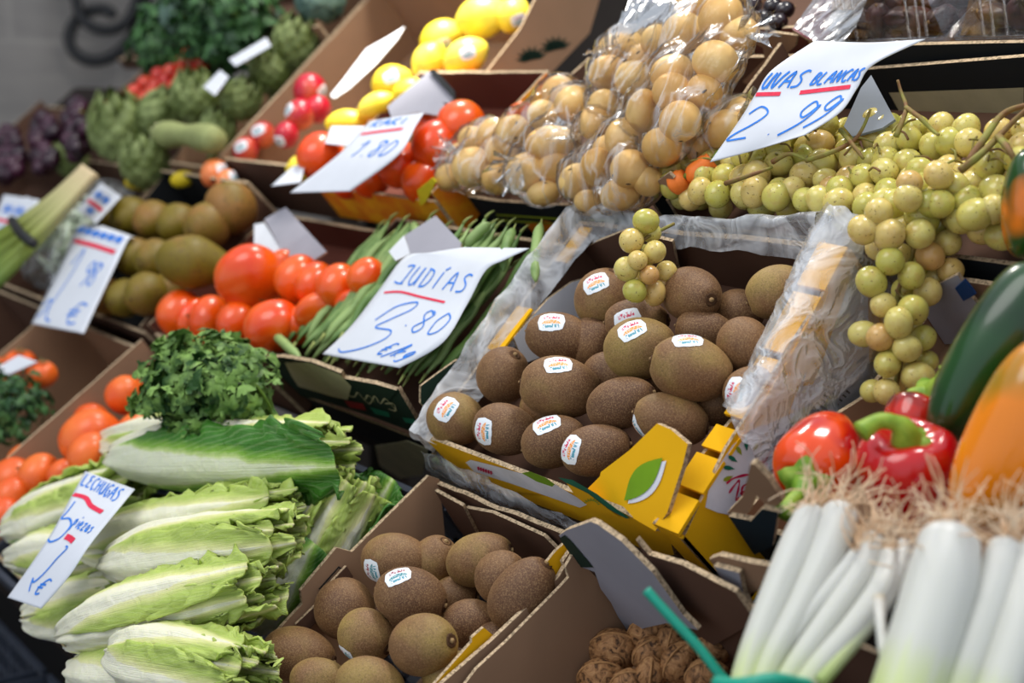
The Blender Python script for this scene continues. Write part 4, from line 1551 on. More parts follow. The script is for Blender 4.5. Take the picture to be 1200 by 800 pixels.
G2 = 'loose kiwis in the brown box'
LK = [
    (464, 656, 84, 62, -6, 15, .0, (435, 670), 82, 'loose kiwi at the top of the brown box, teal sticker on its end'),
    (481, 699, 88, 68, -14, 12, .012, (466, 674), 25, 'big loose kiwi on the heap with a teal sticker across its top'),
    (510, 656, 54, 56, 60, 20, -.016, None, 0, 'round loose kiwi peeping out behind the stickered pair'),
    (563, 655, 82, 62, 16, 15, -.014, None, 0, 'loose kiwi against the dark back wall of the brown box'),
    (588, 676, 66, 62, 30, 25, -.008, None, 0, 'loose kiwi leaning on the one beside the yellow flap'),
    (612, 696, 98, 68, 52, 10, -.004, None, 0, 'large upright loose kiwi touching the small yellow flap'),
    (404, 714, 72, 70, -50, 25, -.008, None, 0, 'round golden-brown loose kiwi beside the folded box flap'),
    (429, 745, 68, 62, -30, 25, .006, (404, 772), 60, 'loose kiwi in the box middle, sticker low at its side'),
    (497, 755, 84, 72, 8, 40, .012, None, 0, 'loose kiwi with wrinkled dark stem end facing out'),
    (350, 767, 90, 64, -12, 12, -.006, (312, 783), 60, 'loose kiwi near the lettuces, sticker edge at its end'),
    (374, 796, 70, 50, -5, 12, .002, None, 0, 'golden loose kiwi low at the picture edge between two browner ones'),
    (434, 802, 84, 64, -12, 12, .010, None, 0, 'loose kiwi cut by the lower picture edge below the middle one'),
    (551, 730, 68, 56, 10, 15, -.022, None, 0, 'olive loose kiwi in the hollow beside the wrinkled one'),
    (534, 700, 56, 50, 0, 15, -.034, None, 0, 'small dark loose kiwi deep in the hollow of the box'),
    (283, 806, 70, 56, 0, 15, -.006, None, 0, 'loose kiwi at the lower box corner next to the lettuces'),
    (580, 750, 56, 44, 20, 15, -.03, None, 0, 'loose kiwi sunk behind the lower yellow flap'),
    (530, 792, 72, 60, 10, 15, -.016, None, 0, 'loose kiwi in shadow under the wrinkled one'),
    (455, 720, 60, 54, 0, 15, -.035, None, 0, 'loose kiwi buried under the heap of the brown box'),
]
for px, py, w, h, a, t, z, st, sa, lb in LK:
    kiwi(lb, G2, px, py, w, h, a, t, 1, z - .004, st, sa, True)

# ------------------------------------------------------------------ walnuts
G3 = 'walnuts in the deep brown box'
WN = [(720, 762, 62, 0, 'plump walnut with a clear seam on top of the heap'), (762, 740, 54, 20, 'walnut leaning on the grey corner flap'), (675, 775, 52, 70, 'pale walnut resting on the brown box wall'),
      (787, 752, 46, 80, 'wrinkled walnut just beneath the teal tie strip'), (797, 776, 54, 60, 'round brown walnut touching the teal tie strip'), (763, 766, 48, 40, 'tan walnut in the middle of the heap'),
      (763, 791, 46, 85, 'pale striped walnut low in the heap'), (704, 794, 56, 10, 'broad walnut below the plump seamed one'), (643, 799, 54, 40, 'pinkish walnut at the heap edge by the box wall'),
      (838, 757, 52, 30, 'dark walnut in the shade behind the teal tie strip'), (828, 792, 52, 15, 'walnut beside the onion stalks'), (738, 802, 46, 10, 'walnut at the picture edge under the plump one')]
for px, py, w, a, lb in WN:
    p = hit(px, py, 1, -.08)
    walnut(lb, G3, p, w * depth(p) / F * .98, view_axis(px, py, a, 10), UP * .8 - FWD * .5)
rng = random.Random(5)
for k in range(22):
    x, v = -.80 + .03 * (k % 6) + rng.uniform(-.004, .004), .02 + .045 * (k // 6) + rng.uniform(-.005, .005)
    walnut('brown walnut in the lower layer of the walnut box, mostly covered', 'covered walnuts of the lower layer', rp(1, x, v, -.122), .035, V((rng.gauss(0, 1), rng.gauss(0, 1), rng.gauss(0, .4))), V((0, 0, 1)))

# ------------------------------------------------------------------ romaine lettuces
G4 = 'romaine lettuces in the black crate'
lettuce('romaine head on top of the pile with a big dark green outer leaf', G4, (134, 536), (400, 528), 1, .045, .05, .036, 3, 8, 1, roll=1.25, flare=1.2)
lettuce('pale romaine head behind the topmost one, only its white ribs showing', G4, (124, 518), (330, 515), 1, .02, .03, .033, 4, 7, 0, roll=1.4, flare=.6)
lettuce('romaine head below the topmost, lying behind the crinkled one', G4, (97, 640), (352, 592), 1, .035, .035, .034, 5, 8, 0, roll=2.0)
lettuce('romaine head with a broad white rib in the middle of the pile', G4, (126, 660), (352, 628), 1, .055, .055, .033, 6, 8, 0, roll=.9)
lettuce('crinkled yellow-green romaine head second from the bottom', G4, (76, 745), (320, 685), 1, .045, .045, .033, 8, 9, 0, roll=.2, flare=1.3)
lettuce('lowest romaine head, its white base pointing to the crate edge', G4, (134, 765), (312, 790), 1, .045, .03, .034, 9, 8, 0, roll=1.1)
lettuce('romaine head behind the price card with a curled green leaf', G4, (8, 622), (170, 560), 1, .01, .02, .036, 10, 7, 1, roll=2.6)
lettuce('romaine head with brown cut root beside the price card', G4, (14, 655), (190, 640), 1, -.005, .0, .032, 12, 7, 0, roll=.3)
lettuce('shaded romaine head under the price card by the crate rim', G4, (34, 722), (230, 690), 1, .004, .004, .034, 13, 7, 0, roll=1.7)
lettuce('pale romaine head tucked between the middle heads', G4, (92, 700), (280, 660), 1, .012, .012, .032, 14, 7, 0, roll=2.9)
lettuce('bottom layer romaine head showing only its white base by the lattice', G4, (88, 786), (270, 800), 1, .012, .004, .033, 15, 7, 0, roll=.6)
lettuce('romaine head standing leaves up against the brown kiwi box', G4, (345, 700), (425, 560), 1, -.03, .02, .030, 16, 8, 1, roll=3.4, flare=1.5, spread=1.15)
lettuce('romaine head with frilly tips beside the kiwi box wall', G4, (300, 735), (370, 640), 1, -.03, .0, .03, 17, 7, 1, roll=1.0, flare=1.3)

# ------------------------------------------------------------------ flat beans
BEAN = two_tone('bean_pod', (92, 124, 62), (140, 166, 100), 30, rough=.5, spec=.4, objmix=.5)
BEANTIP = flat('bean_tip', (150, 160, 90), .6)
rng = random.Random(3)
proto = []
for k in range(5):
    Lb, bend = .135 + .010 * k, .010 * (k - 2)
    pts = [V((bend * .4 * math.sin(PI * i / 15), .002 * math.sin(i * 1.3 + k), Lb * (i / 15 - .5))) for i in range(16)]
    rad = [.0058 * min(1, .25 + i * .4) * min(1, .2 + (15 - i) * .3) * (1 + .06 * math.sin(i * 2.1)) for i in range(16)]
    mb = MB().tube(pts, rad, 10)
    for q in mb.v:
        q.y *= .72
    mt = MB().tube([pts[-1], pts[-1] + V((.001, 0, .006)), pts[-1] + V((.003, .001, .011))], [.0018, .0012, .0006], 6)
    proto.append((mb.mesh('bean_pod', BEAN), mt.mesh('bean_tip', BEANTIP)))
o2, vv2, n2 = basis(2)
NBX = 24
for layer in range(3):
    for k in range(NBX - layer):
        x = -1.40 + .29 * (k + .5 * (layer % 2)) / (NBX - 1)
        if x > -1.105:
            continue
        zone = 'left' if x < -1.33 else ('under' if x < -1.215 else 'right')
        if layer == 0 and k % 2:
            continue
        v = .134 + rng.uniform(-.012, .008)
        w = -.022 + (.010 if zone == 'right' else 0) + .0140 * layer + rng.uniform(0, .0012) + .012 * math.sin(PI * k / NBX)
        yaw = rng.gauss(0, .010) + (.025, -.015, .02)[layer]
        ax = (vv2 * math.cos(yaw) + V((math.sin(yaw), 0, 0)) + n2 * rng.gauss(.03, .006)).normalized()
        fr = frame_from(ax, V((1, 0, 0))).to_4x4()
        lb, gr = {'left': ('flat green bean lying between the persimmons and the price card', 'beans on the persimmon side'),
                  'under': ('flat green bean lying beneath the white price card', 'beans under the card'),
                  'right': ('long green bean between the price card and the wrapped kiwi tray', 'beans on the kiwi side')}[zone]
        root = thing('green_bean', lb, 'green bean', rp(2, x, v, w), gr)
        a, b = rng.choice(proto)
        fr = fr @ Matrix.Rotation(rng.uniform(-.3, .3), 4, 'Z')
        if rng.random() < .4:
            fr = fr @ Matrix.Rotation(PI, 4, 'X')
        link_mesh('pod', a, root, fr)
        link_mesh('tip', b, root, fr)
for px, py, px2, py2, w, lb in ((548, 292, 575, 262, .03, 'short green bean sticking up beside the card top, first'), (590, 318, 602, 268, .03, 'green bean standing up behind the card tab'), (628, 330, 634, 262, .02, 'green bean standing up near the film'), (318, 388, 352, 420, .008, 'green bean crossing over the box corner by the persimmons'),
                             (486, 262, 497, 292, .012, 'green bean lying on the pale corner flap')):
    a, b = hit(px, py, 2, w), hit(px2, py2, 2, w + .004)
    root = thing('green_bean', lb, 'green bean', (a + b) / 2, 'stray beans')
    mid = (a + b) / 2 + n2 * .004
    pts = catmull([a, a.lerp(mid, .5) + n2 * .002, mid, mid.lerp(b, .5) + n2 * .001, b], 4)
    MB().tube(pts, [.0052 * min(1, .2 + i * .3) * min(1, .25 + (len(pts) - 1 - i) * .3) for i in range(len(pts))], 10).build('pod', BEAN, root)
    MB().tube([b, b + (b - mid).normalized() * .008], [.0013, .0006], 6).build('tip', BEANTIP, root)

# ------------------------------------------------------------------ persimmons
G5, G6, G7 = 'persimmons in the tray beside the beans', 'persimmons in the orange tray', 'persimmons in the far brown box'
for px, py, w, h, a, z, lb in [
    (295, 325, 80, 62, -6, .022, 'largest glossy persimmon, highest in the tray beside the pears'), (211, 368, 48, 54, 80, .0, 'persimmon at the tray corner below the big pear'), (246, 375, 44, 54, 85, .0, 'second persimmon along the tray front from the pears'),
    (231, 376, 30, 50, 85, -.006, 'narrow persimmon squeezed between two front ones'), (279, 378, 44, 50, 80, .0, 'persimmon above the parsley tip'), (322, 382, 68, 60, 10, .006, 'broad ribbed persimmon in front, over the parsley'),
    (333, 312, 40, 32, 0, .0, 'persimmon half hidden behind the largest one'), (350, 328, 50, 56, 70, .008, 'persimmon next to the largest one with two highlights'), (369, 334, 44, 52, 75, .004, 'middle persimmon of the upper row'),
    (397, 337, 50, 54, 70, .006, 'persimmon in the upper row near the box divider'), (430, 326, 46, 44, 60, .010, 'end persimmon of the upper row by the bean box'), (376, 368, 58, 34, 5, -.004, 'persimmon lying low behind the flat beans'),
    (414, 356, 40, 26, 0, -.006, 'small visible persimmon slice above the flat beans'), (352, 380, 40, 44, 60, -.006, 'persimmon partly under the broad ribbed one'), (312, 352, 50, 50, 0, -.02, 'persimmon buried under the largest one')]:
    persimmon(lb, G5, px, py, w, h, a, 2, z + .006, tilt=R.uniform(-60, -15))
for px, py, w, h, a, z, lb in [
    (375, 184, 52, 54, 80, .012, 'persimmon at the lemon side of the price card'), (466, 192, 52, 52, 70, .012, 'persimmon touching the long edge of the price card'), (511, 172, 54, 58, 80, .014, 'persimmon in the middle of the orange tray'),
    (540, 146, 56, 54, 30, .014, 'persimmon uppermost in the orange tray by the dark wall'), (500, 148, 36, 30, 0, .004, 'small part of a persimmon below the grey corner flap'), (434, 208, 44, 44, 60, .0, 'persimmon in shade under the price card'),
    (612, 134, 34, 20, 0, .0, 'persimmon peeping out above the potato bags'), (406, 214, 34, 36, 60, -.004, 'persimmon deep under the lower end of the card'), (495, 212, 50, 44, 60, -.004, 'persimmon low behind the orange tray front')]:
    persimmon(lb, G6, px, py, w, h, a, 3, z, tilt=R.uniform(-60, -15))
PERS2 = two_tone('far_persimmon_skin', (222, 84, 20), (236, 112, 36), 18, .35, .65, .4, .5, .08, 60, sss=.15, coat=.15)
for px, py, w, h, a, z, lb in [
    (147, 462, 44, 42, 0, .02, 'single persimmon near the parsley against the box back'), (107, 488, 38, 26, 0, .0, 'persimmon behind the two large ones'), (108, 514, 70, 62, 10, .012, 'largest matte persimmon in the far brown box'), (106, 534, 48, 52, 70, .02, 'persimmon in front of the largest matte one'),
    (31, 540, 42, 38, 0, .0, 'persimmon beside the brown box side, yellowish orange'), (15, 562, 50, 50, 60, .01, 'persimmon at the picture edge over the lettuces'), (46, 558, 44, 52, 70, .01, 'persimmon with highlight in the front row of far box'), (75, 556, 34, 36, 0, .01, 'small persimmon just behind the price card lettuce'),
    (14, 582, 40, 44, 60, .014, 'persimmon low at the picture edge'), (160, 503, 40, 36, 0, .0, 'persimmon hidden behind the pale lettuce tips'), (4, 606, 40, 44, 60, .01, 'lowest persimmon at the picture edge')]:
    persimmon(lb, G7, px, py, w, h, a, 1, z, tilt=R.uniform(-60, -15), mat=PERS2)
for px, py, w, h, a, z, lb in [(50, 438, 32, 30, 0, .03, 'persimmon in the furthest box above the herb'), (34, 454, 26, 24, 0, .02, 'lower persimmon in the furthest box by the herb'), (24, 424, 36, 26, 0, .02, 'persimmon under the white edge in the furthest box'), (8, 432, 30, 28, 0, .02, 'persimmon at the outer edge of the furthest box')]:
    persimmon(lb, 'persimmons in the furthest box', px, py, w, h, a, 1, z, mat=PERS2)

# ------------------------------------------------------------------ pears
G8 = 'pears laid in rows'
for px, py, L, D, a, t, z, lb in [
    (132, 250, .075, .052, 25, -55, .008, 'far pear in the back row by the small card'), (156, 252, .078, .056, 25, -55, .010, 'second pear in the back row'), (183, 257, .078, .056, 25, -60, .012, 'back row pear showing its dark blossom end'),
    (212, 260, .078, .054, 25, -55, .012, 'fourth pear in the back row'), (248, 263, .082, .060, 15, -50, .016, 'russet brown pear ending the back row'), (272, 240, .088, .068, 60, -55, .012, 'upright green-brown pear behind the back row'),
    (162, 300, .078, .053, 20, -55, .012, 'first pear of the middle row beside the price card'), (186, 302, .078, .053, 20, -55, .014, 'reddish pear in the middle row'), (232, 308, .104, .066, -8, -8, .026, 'large pear lying lengthwise with its neck towards the persimmons'),
    (131, 346, .075, .05, 20, -55, .0, 'front row pear at the price card edge'), (151, 348, .075, .05, 20, -55, .002, 'middle pear of the front row'), (176, 343, .08, .056, 20, -55, .006, 'front row pear with a pale spot, by the persimmons'), (207, 338, .08, .05, 20, -20, -.016, 'pear buried under the large lengthwise one')]:
    pear(lb, G8, px, py, L, D, a, t, 2, z + .010)

# ------------------------------------------------------------------ potatoes and their bags
def bag(label, items, neck_px, row, w_neck, seed):
    """clear film drawn around a group of potatoes and gathered to a loose neck"""
    pts = []
    for p, a, b, fr in items:
        for k in range(16):
            th, ph = math.acos(1 - 2 * (k + .5) / 16), k * 2.3998
            d = V((math.sin(th) * math.cos(ph) * b, math.sin(th) * math.sin(ph) * b, math.cos(th) * a))
            pts.append(p + fr @ (d * 1.1) + (fr @ d).normalized() * .004)
    for q in neck_px:
        pts.append(hit(q[0], q[1], row, w_neck))
    bm = bmesh.new()
    for p in pts:
        bm.verts.new(p)
    r = bmesh.ops.convex_hull(bm, input=bm.verts)
    bmesh.ops.delete(bm, geom=[v for v in bm.verts if not v.link_faces], context='VERTS')
    bmesh.ops.triangulate(bm, faces=bm.faces)
    for it in range(3):
        bmesh.ops.subdivide_edges(bm, edges=[e for e in bm.edges if e.calc_length() > .012], cuts=1, use_grid_fill=True)
        bmesh.ops.triangulate(bm, faces=bm.faces)
        bmesh.ops.smooth_vert(bm, verts=bm.verts, factor=.35, use_axis_x=True, use_axis_y=True, use_axis_z=True)
    bm.normal_update()
    # pull the film in between the potatoes so that it clings to them
    for v in bm.verts:
        d = min((v.co - p).length - (a + b) / 2 for p, a, b, fr in items)
        pull = min(max(0, d - .005), .014) * .75
        n_ = v.normal
        f = 1 - 2.4 * abs(noise.noise(v.co * 34 + V((seed, 0, 0))))
        v.co += -n_ * pull + n_ * (.0035 * f + .0015 * noise.noise(v.co * 120))
    me = bpy.data.meshes.new('bag')
    bm.to_mesh(me)
    bm.free()
    c = sum((p for p, *_ in items), V()) / len(items)
    root = thing('potato_bag', label, 'plastic bag', c, 'clear bags of potatoes')
    me.transform(Matrix.Translation(-c))
    me.materials.append(BAGFILM)
    for f in me.polygons:
        f.use_smooth = True
    o = link_mesh('clear_film', me, root)
    # gathered mouth of the bag: a crumpled ruff
    a = sum((hit(q[0], q[1], row, w_neck) for q in neck_px), V()) / len(neck_px)
    out = (a - c).normalized()
    fr = frame_from(out)
    mb = MB()
    mb.grid(40, 8, lambda u, q: a - out * .012 + fr @ V(((.005 + .014 * q) * math.cos(2 * PI * u) * (1 + .35 * math.sin(7 * 2 * PI * u + seed)), (.005 + .014 * q) * math.sin(2 * PI * u) * (1 + .35 * math.sin(5 * 2 * PI * u)), 0.020 * q + .003 * math.sin(9 * 2 * PI * u + seed))), 0, True)
    mb.build('gathered_mouth', BAGFILM, root)


POT = {
    'top': ([(801, 38, 52, 48, 20, .075), (846, 20, 58, 50, 60, .085), (866, 38, 42, 50, 80, .07), (839, 72, 56, 46, -15, .075), (826, 108, 46, 44, 60, .06), (770, 48, 40, 38, 70, .065), (727, 54, 54, 34, 10, .045), (712, 84, 46, 38, 30, .05), (741, 92, 44, 40, 20, .055),
             (788, 86, 50, 44, 10, .07), (788, 108, 48, 46, -20, .07), (753, 130, 54, 42, 80, .062), (798, 142, 52, 46, 30, .06), (776, 172, 48, 46, -20, .048), (706, 124, 40, 36, 60, .045), (757, 70, 44, 40, 0, .05), (812, 5, 44, 40, 0, .08)],
            [(880, 30), (890, 60), (886, 0)], 'tall clear bag holding the upper heap of potatoes', 'potato in the tall upper clear bag'),
    'side': ([(850, 152, 54, 46, 10, .03), (818, 172, 38, 34, 80, .025), (866, 132, 42, 36, 20, .03), (838, 185, 36, 30, 10, .012)],
             [(886, 128), (882, 150)], 'small clear bag of potatoes behind the grapes price card', 'potato in the small bag behind the grapes price card'),
    'front': ([(697, 144, 42, 36, 20, .040), (731, 160, 52, 42, 60, .05), (699, 197, 46, 40, 85, .035), (738, 197, 48, 44, 20, .04), (727, 228, 48, 36, 10, .022), (676, 212, 44, 40, 30, .022), (760, 212, 36, 36, 60, .025), (690, 236, 34, 26, 0, .012), (714, 176, 40, 36, 20, .028)],
              [(668, 150), (664, 166), (672, 140)], 'clear bag of potatoes at the front of the black tray', 'potato in the front middle clear bag'),
    'left': ([(636, 134, 38, 36, 20, .04), (671, 122, 44, 42, 80, .045), (654, 106, 40, 34, 20, .04), (647, 168, 66, 40, 5, .04), (619, 201, 58, 44, 20, .03), (637, 226, 42, 28, 15, .014), (601, 155, 46, 40, 40, .035), (652, 196, 46, 40, 0, .022)],
             [(604, 180), (590, 200), (596, 216)], 'clear bag of potatoes beside the front bag, towards the persimmons', 'potato in the middle clear bag towards the persimmons'),
    'far': ([(553, 196, 48, 46, 60, .024), (578, 157, 46, 38, 30, .03), (584, 208, 40, 36, 0, .016), (526, 207, 32, 30, 0, .016), (588, 178, 42, 38, 30, .026), (556, 165, 40, 34, 0, .02), (540, 182, 36, 32, 0, .016)],
            [(520, 190), (528, 176)], 'clear bag of potatoes at the persimmon end of the black tray', 'potato in the clear bag next to the orange persimmons'),
}
for key, (lst, neck, blab, plab) in POT.items():
    items = []
    for px, py, w, h, a, z in lst:
        root, p, ra, rb, fr = potato(plab, plab.replace('potato', 'potatoes'), px, py, w, h, a, R.uniform(-10, 30), 3, z)
        items.append((p, ra, rb, fr))
    bag(blab, items, neck, 3, lst[0][5] + .01, len(key) * 3.3)
# crumpled empty film behind the top bag
mb = sheet([[hit(682, 70, 3, .07), hit(716, 40, 3, .085), hit(745, -10, 3, .09)], [hit(720, 62, 3, .07), hit(752, 34, 3, .085), hit(785, -12, 3, .09)], [hit(760, 56, 3, .07), hit(800, 20, 3, .085), hit(840, -16, 3, .09)]], wrinkle(.010, 55, 4))
tag(mb.build('plastic_film', BAGFILM), 'crumpled clear plastic film lying behind the potato bags', 'plastic film')

# ------------------------------------------------------------------ white grapes
rng = random.Random(21)


def pile(poly_rows, x0, x1, v0, v1, w, sp, r0, r1):
    pts = []
    nx, nv = int((x1 - x0) / sp), int((v1 - v0) / (sp * .87))
    for j in range(nv + 1):
        for i in range(nx + 1):
            x = x0 + sp * (i + .5 * (j % 2)) + rng.uniform(-.005, .005)
            v = v0 + sp * .87 * j + rng.uniform(-.005, .005)
            if x > x1:
                continue
            bump = .008 * noise.noise(V((x * 14, v * 14, 3)))
            pts.append((rp(3, x, v, w + bump + rng.uniform(-.005, .006)), rng.uniform(r0, r1)))
    return pts


def stem_of(pix, row, w, r=.0022):
    pts = [hit(x, y, row, w + .004 * math.sin(i * 2)) for i, (x, y) in enumerate(pix)]
    return (pts, [r * (1 - .45 * i / (4 * (len(pts) - 1))) for i in range(4 * (len(pts) - 1) + 1)])


def twigs(c, n, w):
    out = []
    for k in range(n):
        a = c + V((rng.uniform(-.03, .03), 0, 0)) + basis(3)[1] * rng.uniform(-.03, .03) + basis(3)[2] * .008
        d = V((rng.gauss(0, 1), rng.gauss(0, 1), rng.gauss(0, .6))).normalized()
        pts = [a, a + d * .008 + V((0, 0, .003)), a + d * .016 + V((rng.gauss(0, .003), 0, .001))]
        out.append((pts, [.0009] * 9))
    return out


GP = 'white grape bunches in the shallow tray'
spans = [(-.972, -.90, 'white grape bunch nearest the potatoes, under the price card', [[(850, 215), (880, 205), (905, 196)]]),
         (-.892, -.81, 'white grape bunch whose long cut stem points up beside the price card', [[(945, 188), (975, 178), (1000, 165), (1012, 148), (1020, 128)], [(985, 152), (998, 168), (1012, 186)], [(905, 190), (925, 180), (945, 187)]]),
         (-.802, -.715, 'white grape bunch with a forked stem standing against the black box', [[(1050, 160), (1058, 140), (1062, 125), (1056, 108), (1052, 94)], [(1062, 126), (1078, 138), (1092, 152), (1100, 158)]]),
         (-.706, -.622, 'white grape bunch at the tray end with a thick green branching stem', [[(1125, 200), (1150, 180), (1172, 158), (1190, 140), (1215, 118)], [(1135, 190), (1155, 160), (1175, 134), (1200, 124), (1230, 120)], [(1170, 160), (1182, 175), (1190, 190)]])]
for k, (xa, xb, lb, st) in enumerate(spans):
    pts = pile(None, xa, xb, .0, .098, .012, .0205, .0100, .0122) + pile(None, xa + .01, xb - .006, .012, .112, -.012, .022, .0100, .0115)
    while len(pts) > 98:
        pts.pop()
    c = sum((p for p, r in pts), V()) / len(pts)
    stems = [stem_of(s, 3, .034, .0022 if k < 3 else .0030) for s in st] + twigs(c + basis(3)[2] * .016, 9, .03)
    grape_bunch('white_grape_bunch', lb, GP, pts, stems)


def px_grapes(lst, d0, back):
    pts = []
    for x, y, r, dz in lst:
        p = at(x, y, d0 + dz)
        pts.append((p, r * (d0 + dz) / F))
    for x, y in back:
        p = at(x, y, d0 + .022)
        pts.append((p, .0098))
    return pts


H = [(1012, 269, 18, 0), (1042, 275, 19, -.006), (1078, 274, 18, -.006), (1043, 306, 17, -.008), (1021, 330, 18, -.004), (1090, 300, 17, .004), (1111, 284, 16, .010), (1114, 317, 16, .010), (1068, 323, 16, -.004), (1087, 342, 17, .006), (1035, 357, 15, -.006),
     (1070, 363, 18, -.010), (1053, 378, 17, -.018), (1012, 391, 16, .002), (1032, 395, 17, -.008), (1063, 408, 17, -.014), (1082, 396, 15, .0), (1040, 426, 16, -.008), (1076, 441, 18, -.010), (1039, 459, 16, -.006), (1087, 423, 13, .006), (1022, 458, 14, .008),
     (1064, 232, 17, -.010), (1090, 238, 17, -.006), (1030, 248, 17, -.004), (1100, 205, 17, -.012), (1128, 255, 19, -.006), (1139, 240, 16, .004), (1066, 214, 15, -.008), (1160, 262, 18, .008), (1120, 218, 16, -.004), (1085, 258, 16, .006)]
pts = px_grapes(H, 1.035, [(1055, 300), (1060, 340), (1075, 310), (1050, 400), (1058, 430), (1050, 445), (1030, 290), (1095, 325), (1065, 385), (1060, 265), (1100, 262), (1110, 240)])
grape_bunch('white_grape_bunch', 'long white grape bunch hanging down between the kiwi tray and the peppers', GP, pts,
            [([at(1105, 200, 1.05), at(1088, 250, 1.05), at(1065, 310, 1.05), at(1052, 350, 1.05), at(1058, 400, 1.045), at(1050, 450, 1.045)], [.002] * 21),
             ([at(1050, 340, 1.045), at(1058, 348, 1.03), at(1066, 345, 1.035)], [.001] * 9), ([at(1060, 390, 1.045), at(1046, 396, 1.035), at(1040, 410, 1.04)], [.001] * 9)])
H2 = [(740, 282, 15, 0), (767, 295, 13.5, -.004), (747, 305, 12, -.012), (734, 315, 15, -.004), (761, 322, 12, -.008), (744, 341, 14, -.006), (767, 343, 14, .004), (781, 318, 13, .008), (757, 259, 15, .002), (762, 272, 12, .012), (775, 335, 12, .012)]
pts = px_grapes(H2, 1.165, [(755, 300), (752, 325)])
grape_bunch('white_grape_bunch', 'tiny sprig of grapes drooping over the back rim of the kiwi tray', GP, pts, [([at(790, 262, 1.18), at(770, 272, 1.172), at(752, 284, 1.168), at(750, 310, 1.17), at(755, 335, 1.17)], [.0014] * 17)])
for k, (x, y, r, lb) in enumerate([(1090, 190, 9, 'light grey round plastic bit among the grapes')]):
    pass
# carrot tips behind the grapes
CAR = flat('carrot_skin', (232, 120, 44), .5, var=.15, scale=60)
for (x, y, x2, y2, lb) in ((806, 212, 835, 188, 'orange carrot end lying between the grapes and the potatoes'), (786, 220, 803, 208, 'smaller orange carrot tip beside the other carrot')):
    a, b = hit(x, y, 3, .02), hit(x2, y2, 3, .024)
    root = thing('carrot', lb, 'carrot', a, 'carrot ends by the grapes')
    MB().tube(catmull([a, a.lerp(b, .4), b], 5), [.004 + .006 * min(1, k * .3) * (1 if k < 9 else .7) for k in range(11)], 12).build('root', CAR, root)
    MB().tube([b, b + (b - a).normalized() * .008 + V((0, 0, .004))], [.003, .0015], 6).build('stalk_end', HSTEM, root)

# ------------------------------------------------------------------ peppers
GPP = 'bell peppers in the dark petrol box'
c = hit(962, 536, 2, .012)
pepper('orange-red bell pepper lying on its side, green stem hanging over the box corner', GPP, c, view_axis(960, 540, -118, 38), .064, .064, PEP_OR, [at(944, 568, depth(c) - .026), at(940, 577, depth(c) - .036), at(928, 588, depth(c) - .044), at(918, 602, depth(c) - .05)], 3, 2.2, RIGHT)
c = hit(1066, 556, 2, .02)
pepper('bright red bell pepper in front with a thick curved green stem', GPP, c, view_axis(1066, 545, 92, 28), .066, .070, PEP_R, [at(1064, 520, depth(c) - .014), at(1058, 502, depth(c) - .020), at(1044, 494, depth(c) - .022), at(1028, 494, depth(c) - .022), at(1009, 506, depth(c) - .024)], 4, .6, RIGHT)
c = hit(1072, 494, 2, .004)
pepper('dark-flushed red bell pepper behind the bright red one, touching the grapes', GPP, c, view_axis(1075, 488, 70, -10), .036, .048, PEP_RB, [at(1096, 462, depth(c) + .01), at(1101, 450, depth(c) + .004), at(1106, 441, depth(c) - .002), at(1110, 436, depth(c) - .004)], 4, 1.4, RIGHT)
c = hit(1166, 412, 2, .03)
pepper('long dark green bell pepper slanting up at the picture edge', GPP, c, view_axis(1160, 420, 57, 8), .130, .062, PEP_G, None, 3, .3, RIGHT, taper=.32)
c = hit(1196, 505, 2, .045)
pepper('orange bell pepper ripening from green, in front of the green one', GPP, c, view_axis(1190, 500, 58, 10), .120, .068, PEP_O, None, 3, 1.1, RIGHT, taper=.3)
c = hit(1214, 236, 3, .035)
pepper('green and orange bell pepper beside the end of the grape tray', None, c, view_axis(1200, 240, 80, 10), .075, .05, PEP_GO, None, 3, .1, RIGHT)

# ------------------------------------------------------------------ spring onions and leeks
def stalk_mat():
    t = NT('onion_stalk')
    sep = t.n('ShaderNodeSeparateXYZ')
    t.set(sep.inputs[0], t.coord('UV'))
    st = t.noise(t.coord('UV', (34, 1.5, 1)), 1, 3)
    c = t.ramp(t.math('ADD', sep.outputs[1], t.math('MULTIPLY', t.math('SUBTRACT', st, .5), .35)), [(0, lin((190, 178, 152))), (.08, lin((204, 203, 197))), (.70, lin((197, 198, 188))), (.88, lin((188, 200, 140))), (1, lin((150, 174, 90)))])
    t.base(c, .38, .5)
    t.b.inputs['Subsurface Weight'].default_value = .25
    t.b.inputs['Subsurface Radius'].default_value = (1, 1, .7)
    t.b.inputs['Subsurface Scale'].default_value = .004
    t.bump(st, .25, .001)
    return t.m


STALK = stalk_mat()
ROOTM = two_tone('onion_roots', (214, 176, 136), (236, 214, 184), 50, rough=.8)
TIE = flat('teal_plastic_tie', (12, 150, 124), .4, .5, .1, 40)


